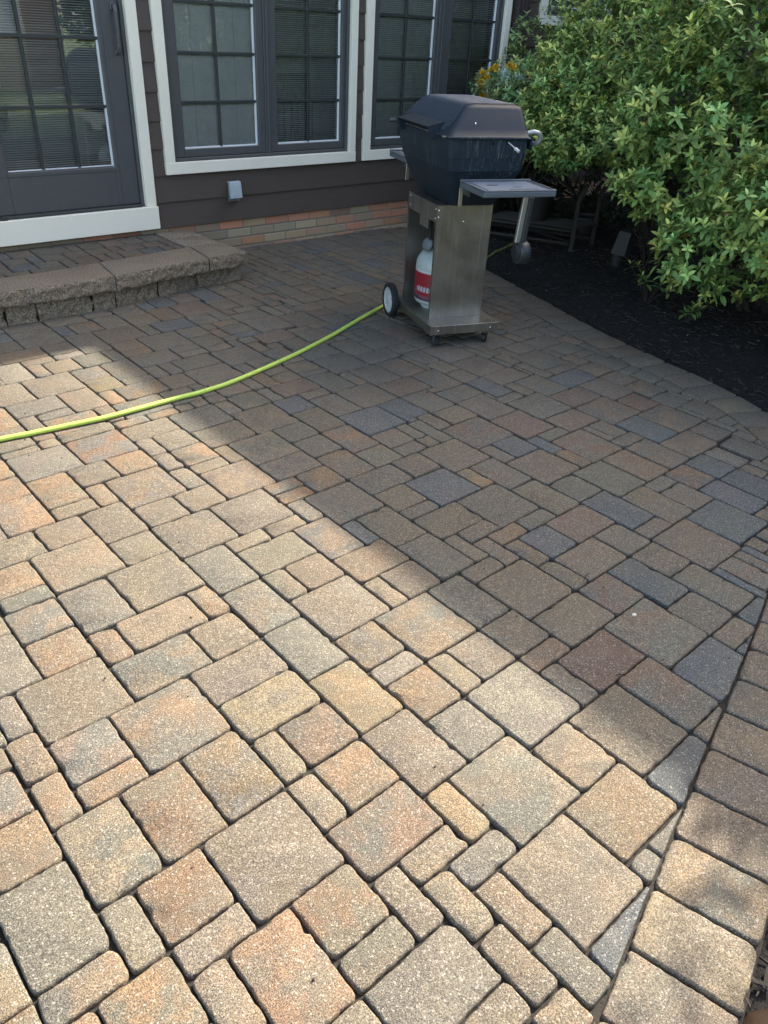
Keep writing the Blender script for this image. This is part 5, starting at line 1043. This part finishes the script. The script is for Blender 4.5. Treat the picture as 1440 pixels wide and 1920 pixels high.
# ------------------------------------------------------------ garden behind the camera (seen in the glass)
def tree(base, crown, r, n, leaf, label, trunk_r=.12, cols=((.035,.07,.02),(.07,.12,.035),(.1,.16,.05)), nm='tree', seedv=0, group='trees across the garden'):
    o = empty(nm,(base[0],base[1],-.06),label,'tree',group); m = MB(); c = Vector(crown)-Vector((base[0],base[1],-.06))
    m.tube([(0,0,-.1),(c.x*.3,c.y*.3,c.z*.4),(c.x*.8,c.y*.8,c.z*.85),tuple(c)],[trunk_r,trunk_r*.8,trunk_r*.5,trunk_r*.2],8); m.build('trunk', M_BARK, o)
    P=[];
    lobes = [(c+Vector((random.gauss(0,r*.42),random.gauss(0,r*.42),random.gauss(0,r*.38))), r*random.uniform(.28,.5)) for _ in range(13)]
    m = MB()
    for q,s in lobes: m.tube([tuple(c*.75),tuple((c*.6+q*.5)),tuple(q)],[trunk_r*.3,trunk_r*.18,trunk_r*.08],5)
    m.build('branches', M_BARK, o)
    for _ in range(n):
        q,s = random.choice(lobes); d = rng.normal(size=3); d /= np.linalg.norm(d); P.append(np.array(q)+d*s*rng.uniform(.6,1.1))
    P = np.array(P); D = rng.normal(size=P.shape); U = rng.normal(size=P.shape); U[:,2] = np.abs(U[:,2])+.6; k = rng.random((len(P),1)); C = np.array(cols[0])*(1-k)+np.array(cols[1])*k
    leaf_mesh('crown',P,D,U,np.full(len(P),leaf)*rng.uniform(.7,1.2,len(P)),np.full(len(P),leaf*.5),C,M_LEAF,o); return o
tree((6.2,.0),(5.46,.40,3.05),.72,3000,.085,'young tree beside the patio beyond the right edge of the picture',.05)
tree((10.6,-9.6),(10.6,-9.6,2.6),2.6,6500,.24,'broad green tree standing right of the neighbouring house')
tree((14,-9),(14,-9,3.8),3.0,4500,.24,'tall green tree in the middle of the far tree row')
tree((19,-8),(19,-8,3.4),2.8,4500,.24,'rightmost green tree of the far tree row')
tree((12,-13),(12,-13,5.),3.4,4500,.28,'tallest green tree at the back of the garden')
hedge_m = MB(); ho = empty('hedge',(14,-6.4,-.06),'clipped low green hedge along the far lawn','hedge')
P = rng.uniform((-7,-.5,.0),(9,.5,1.05),(9000,3)); leaf_mesh('foliage',P,rng.normal(size=P.shape),np.abs(rng.normal(size=P.shape))+.2,np.full(9000,.13),np.full(9000,.07),np.tile([[.06,.11,.03]],(9000,1))*rng.uniform(.6,1.3,(9000,1)),M_LEAF,ho)
nh = empty('neighbouring_house',(.75,-9.2,0),'tan and brick neighbouring house with a white curtained window across the garden','house')
M_TAN = simple('tan_siding',(.42,.33,.22),.7,scale=4); M_BRK = simple('red_brown_brick',(.22,.12,.08),.85,scale=50,var=.4)
m = MB(); m.box(-8,6.15,-3,.0,-.1,.95); m.box(-8,3.2,-3,.0,.9502,2.9); m.box(3.2002,6.15,-3,0,2.45,2.9); m.build('wall', M_TAN, nh)
m = MB(); m.box(6.1505,7.0,-3,.02,-.1,2.9); m.build('brick_pier', M_BRK, nh)
m = MB(); m.box(3.2002,6.15,-.2,-.12,.9504,2.4498); m.build('curtain', simple('white_curtain',(.75,.78,.78),.8), nh)
m = MB()
for x in (3.22,4.68,6.09): m.box(x,x+.05,-.1,.03,.952,2.448)
m.box(3.3,6.09,-.1,.028,.952,1.0); m.build('window_frame', M_TRIM, nh)
m = MB(); m.add([(-8.4,.5,2.85),(7.5,.5,2.85),(7.5,-3.4,2.85),(-8.4,-3.4,2.85),(-8.4,-1.5,4.4),(7.5,-1.5,4.4)],[(0,1,2,3),(0,4,5,1),(3,2,5,4),(0,3,4),(1,5,2)]); m.build('roof', M_ROOF, nh)
o = empty('spindly_shrub',(3.9,-2.0,-.06),'thin wiry shrub on the lawn reflected in the door glass','shrub'); m = MB(); P=[];N=[]
for k in range(16):
    e = np.array([random.gauss(0,.28),random.gauss(0,.25),random.uniform(.3,.85)]); m.tube([(0,0,0),tuple(e*.6),tuple(e)],[.008,.005,.002],5); P += [e,e*.85,e*.7]; N += [np.array([0,0,1.])]*3
m.build('stems',M_BARK,o); leaf_mesh('foliage',*whorls(P,N,7,.09,rel_w=.2),M_LEAF,o)
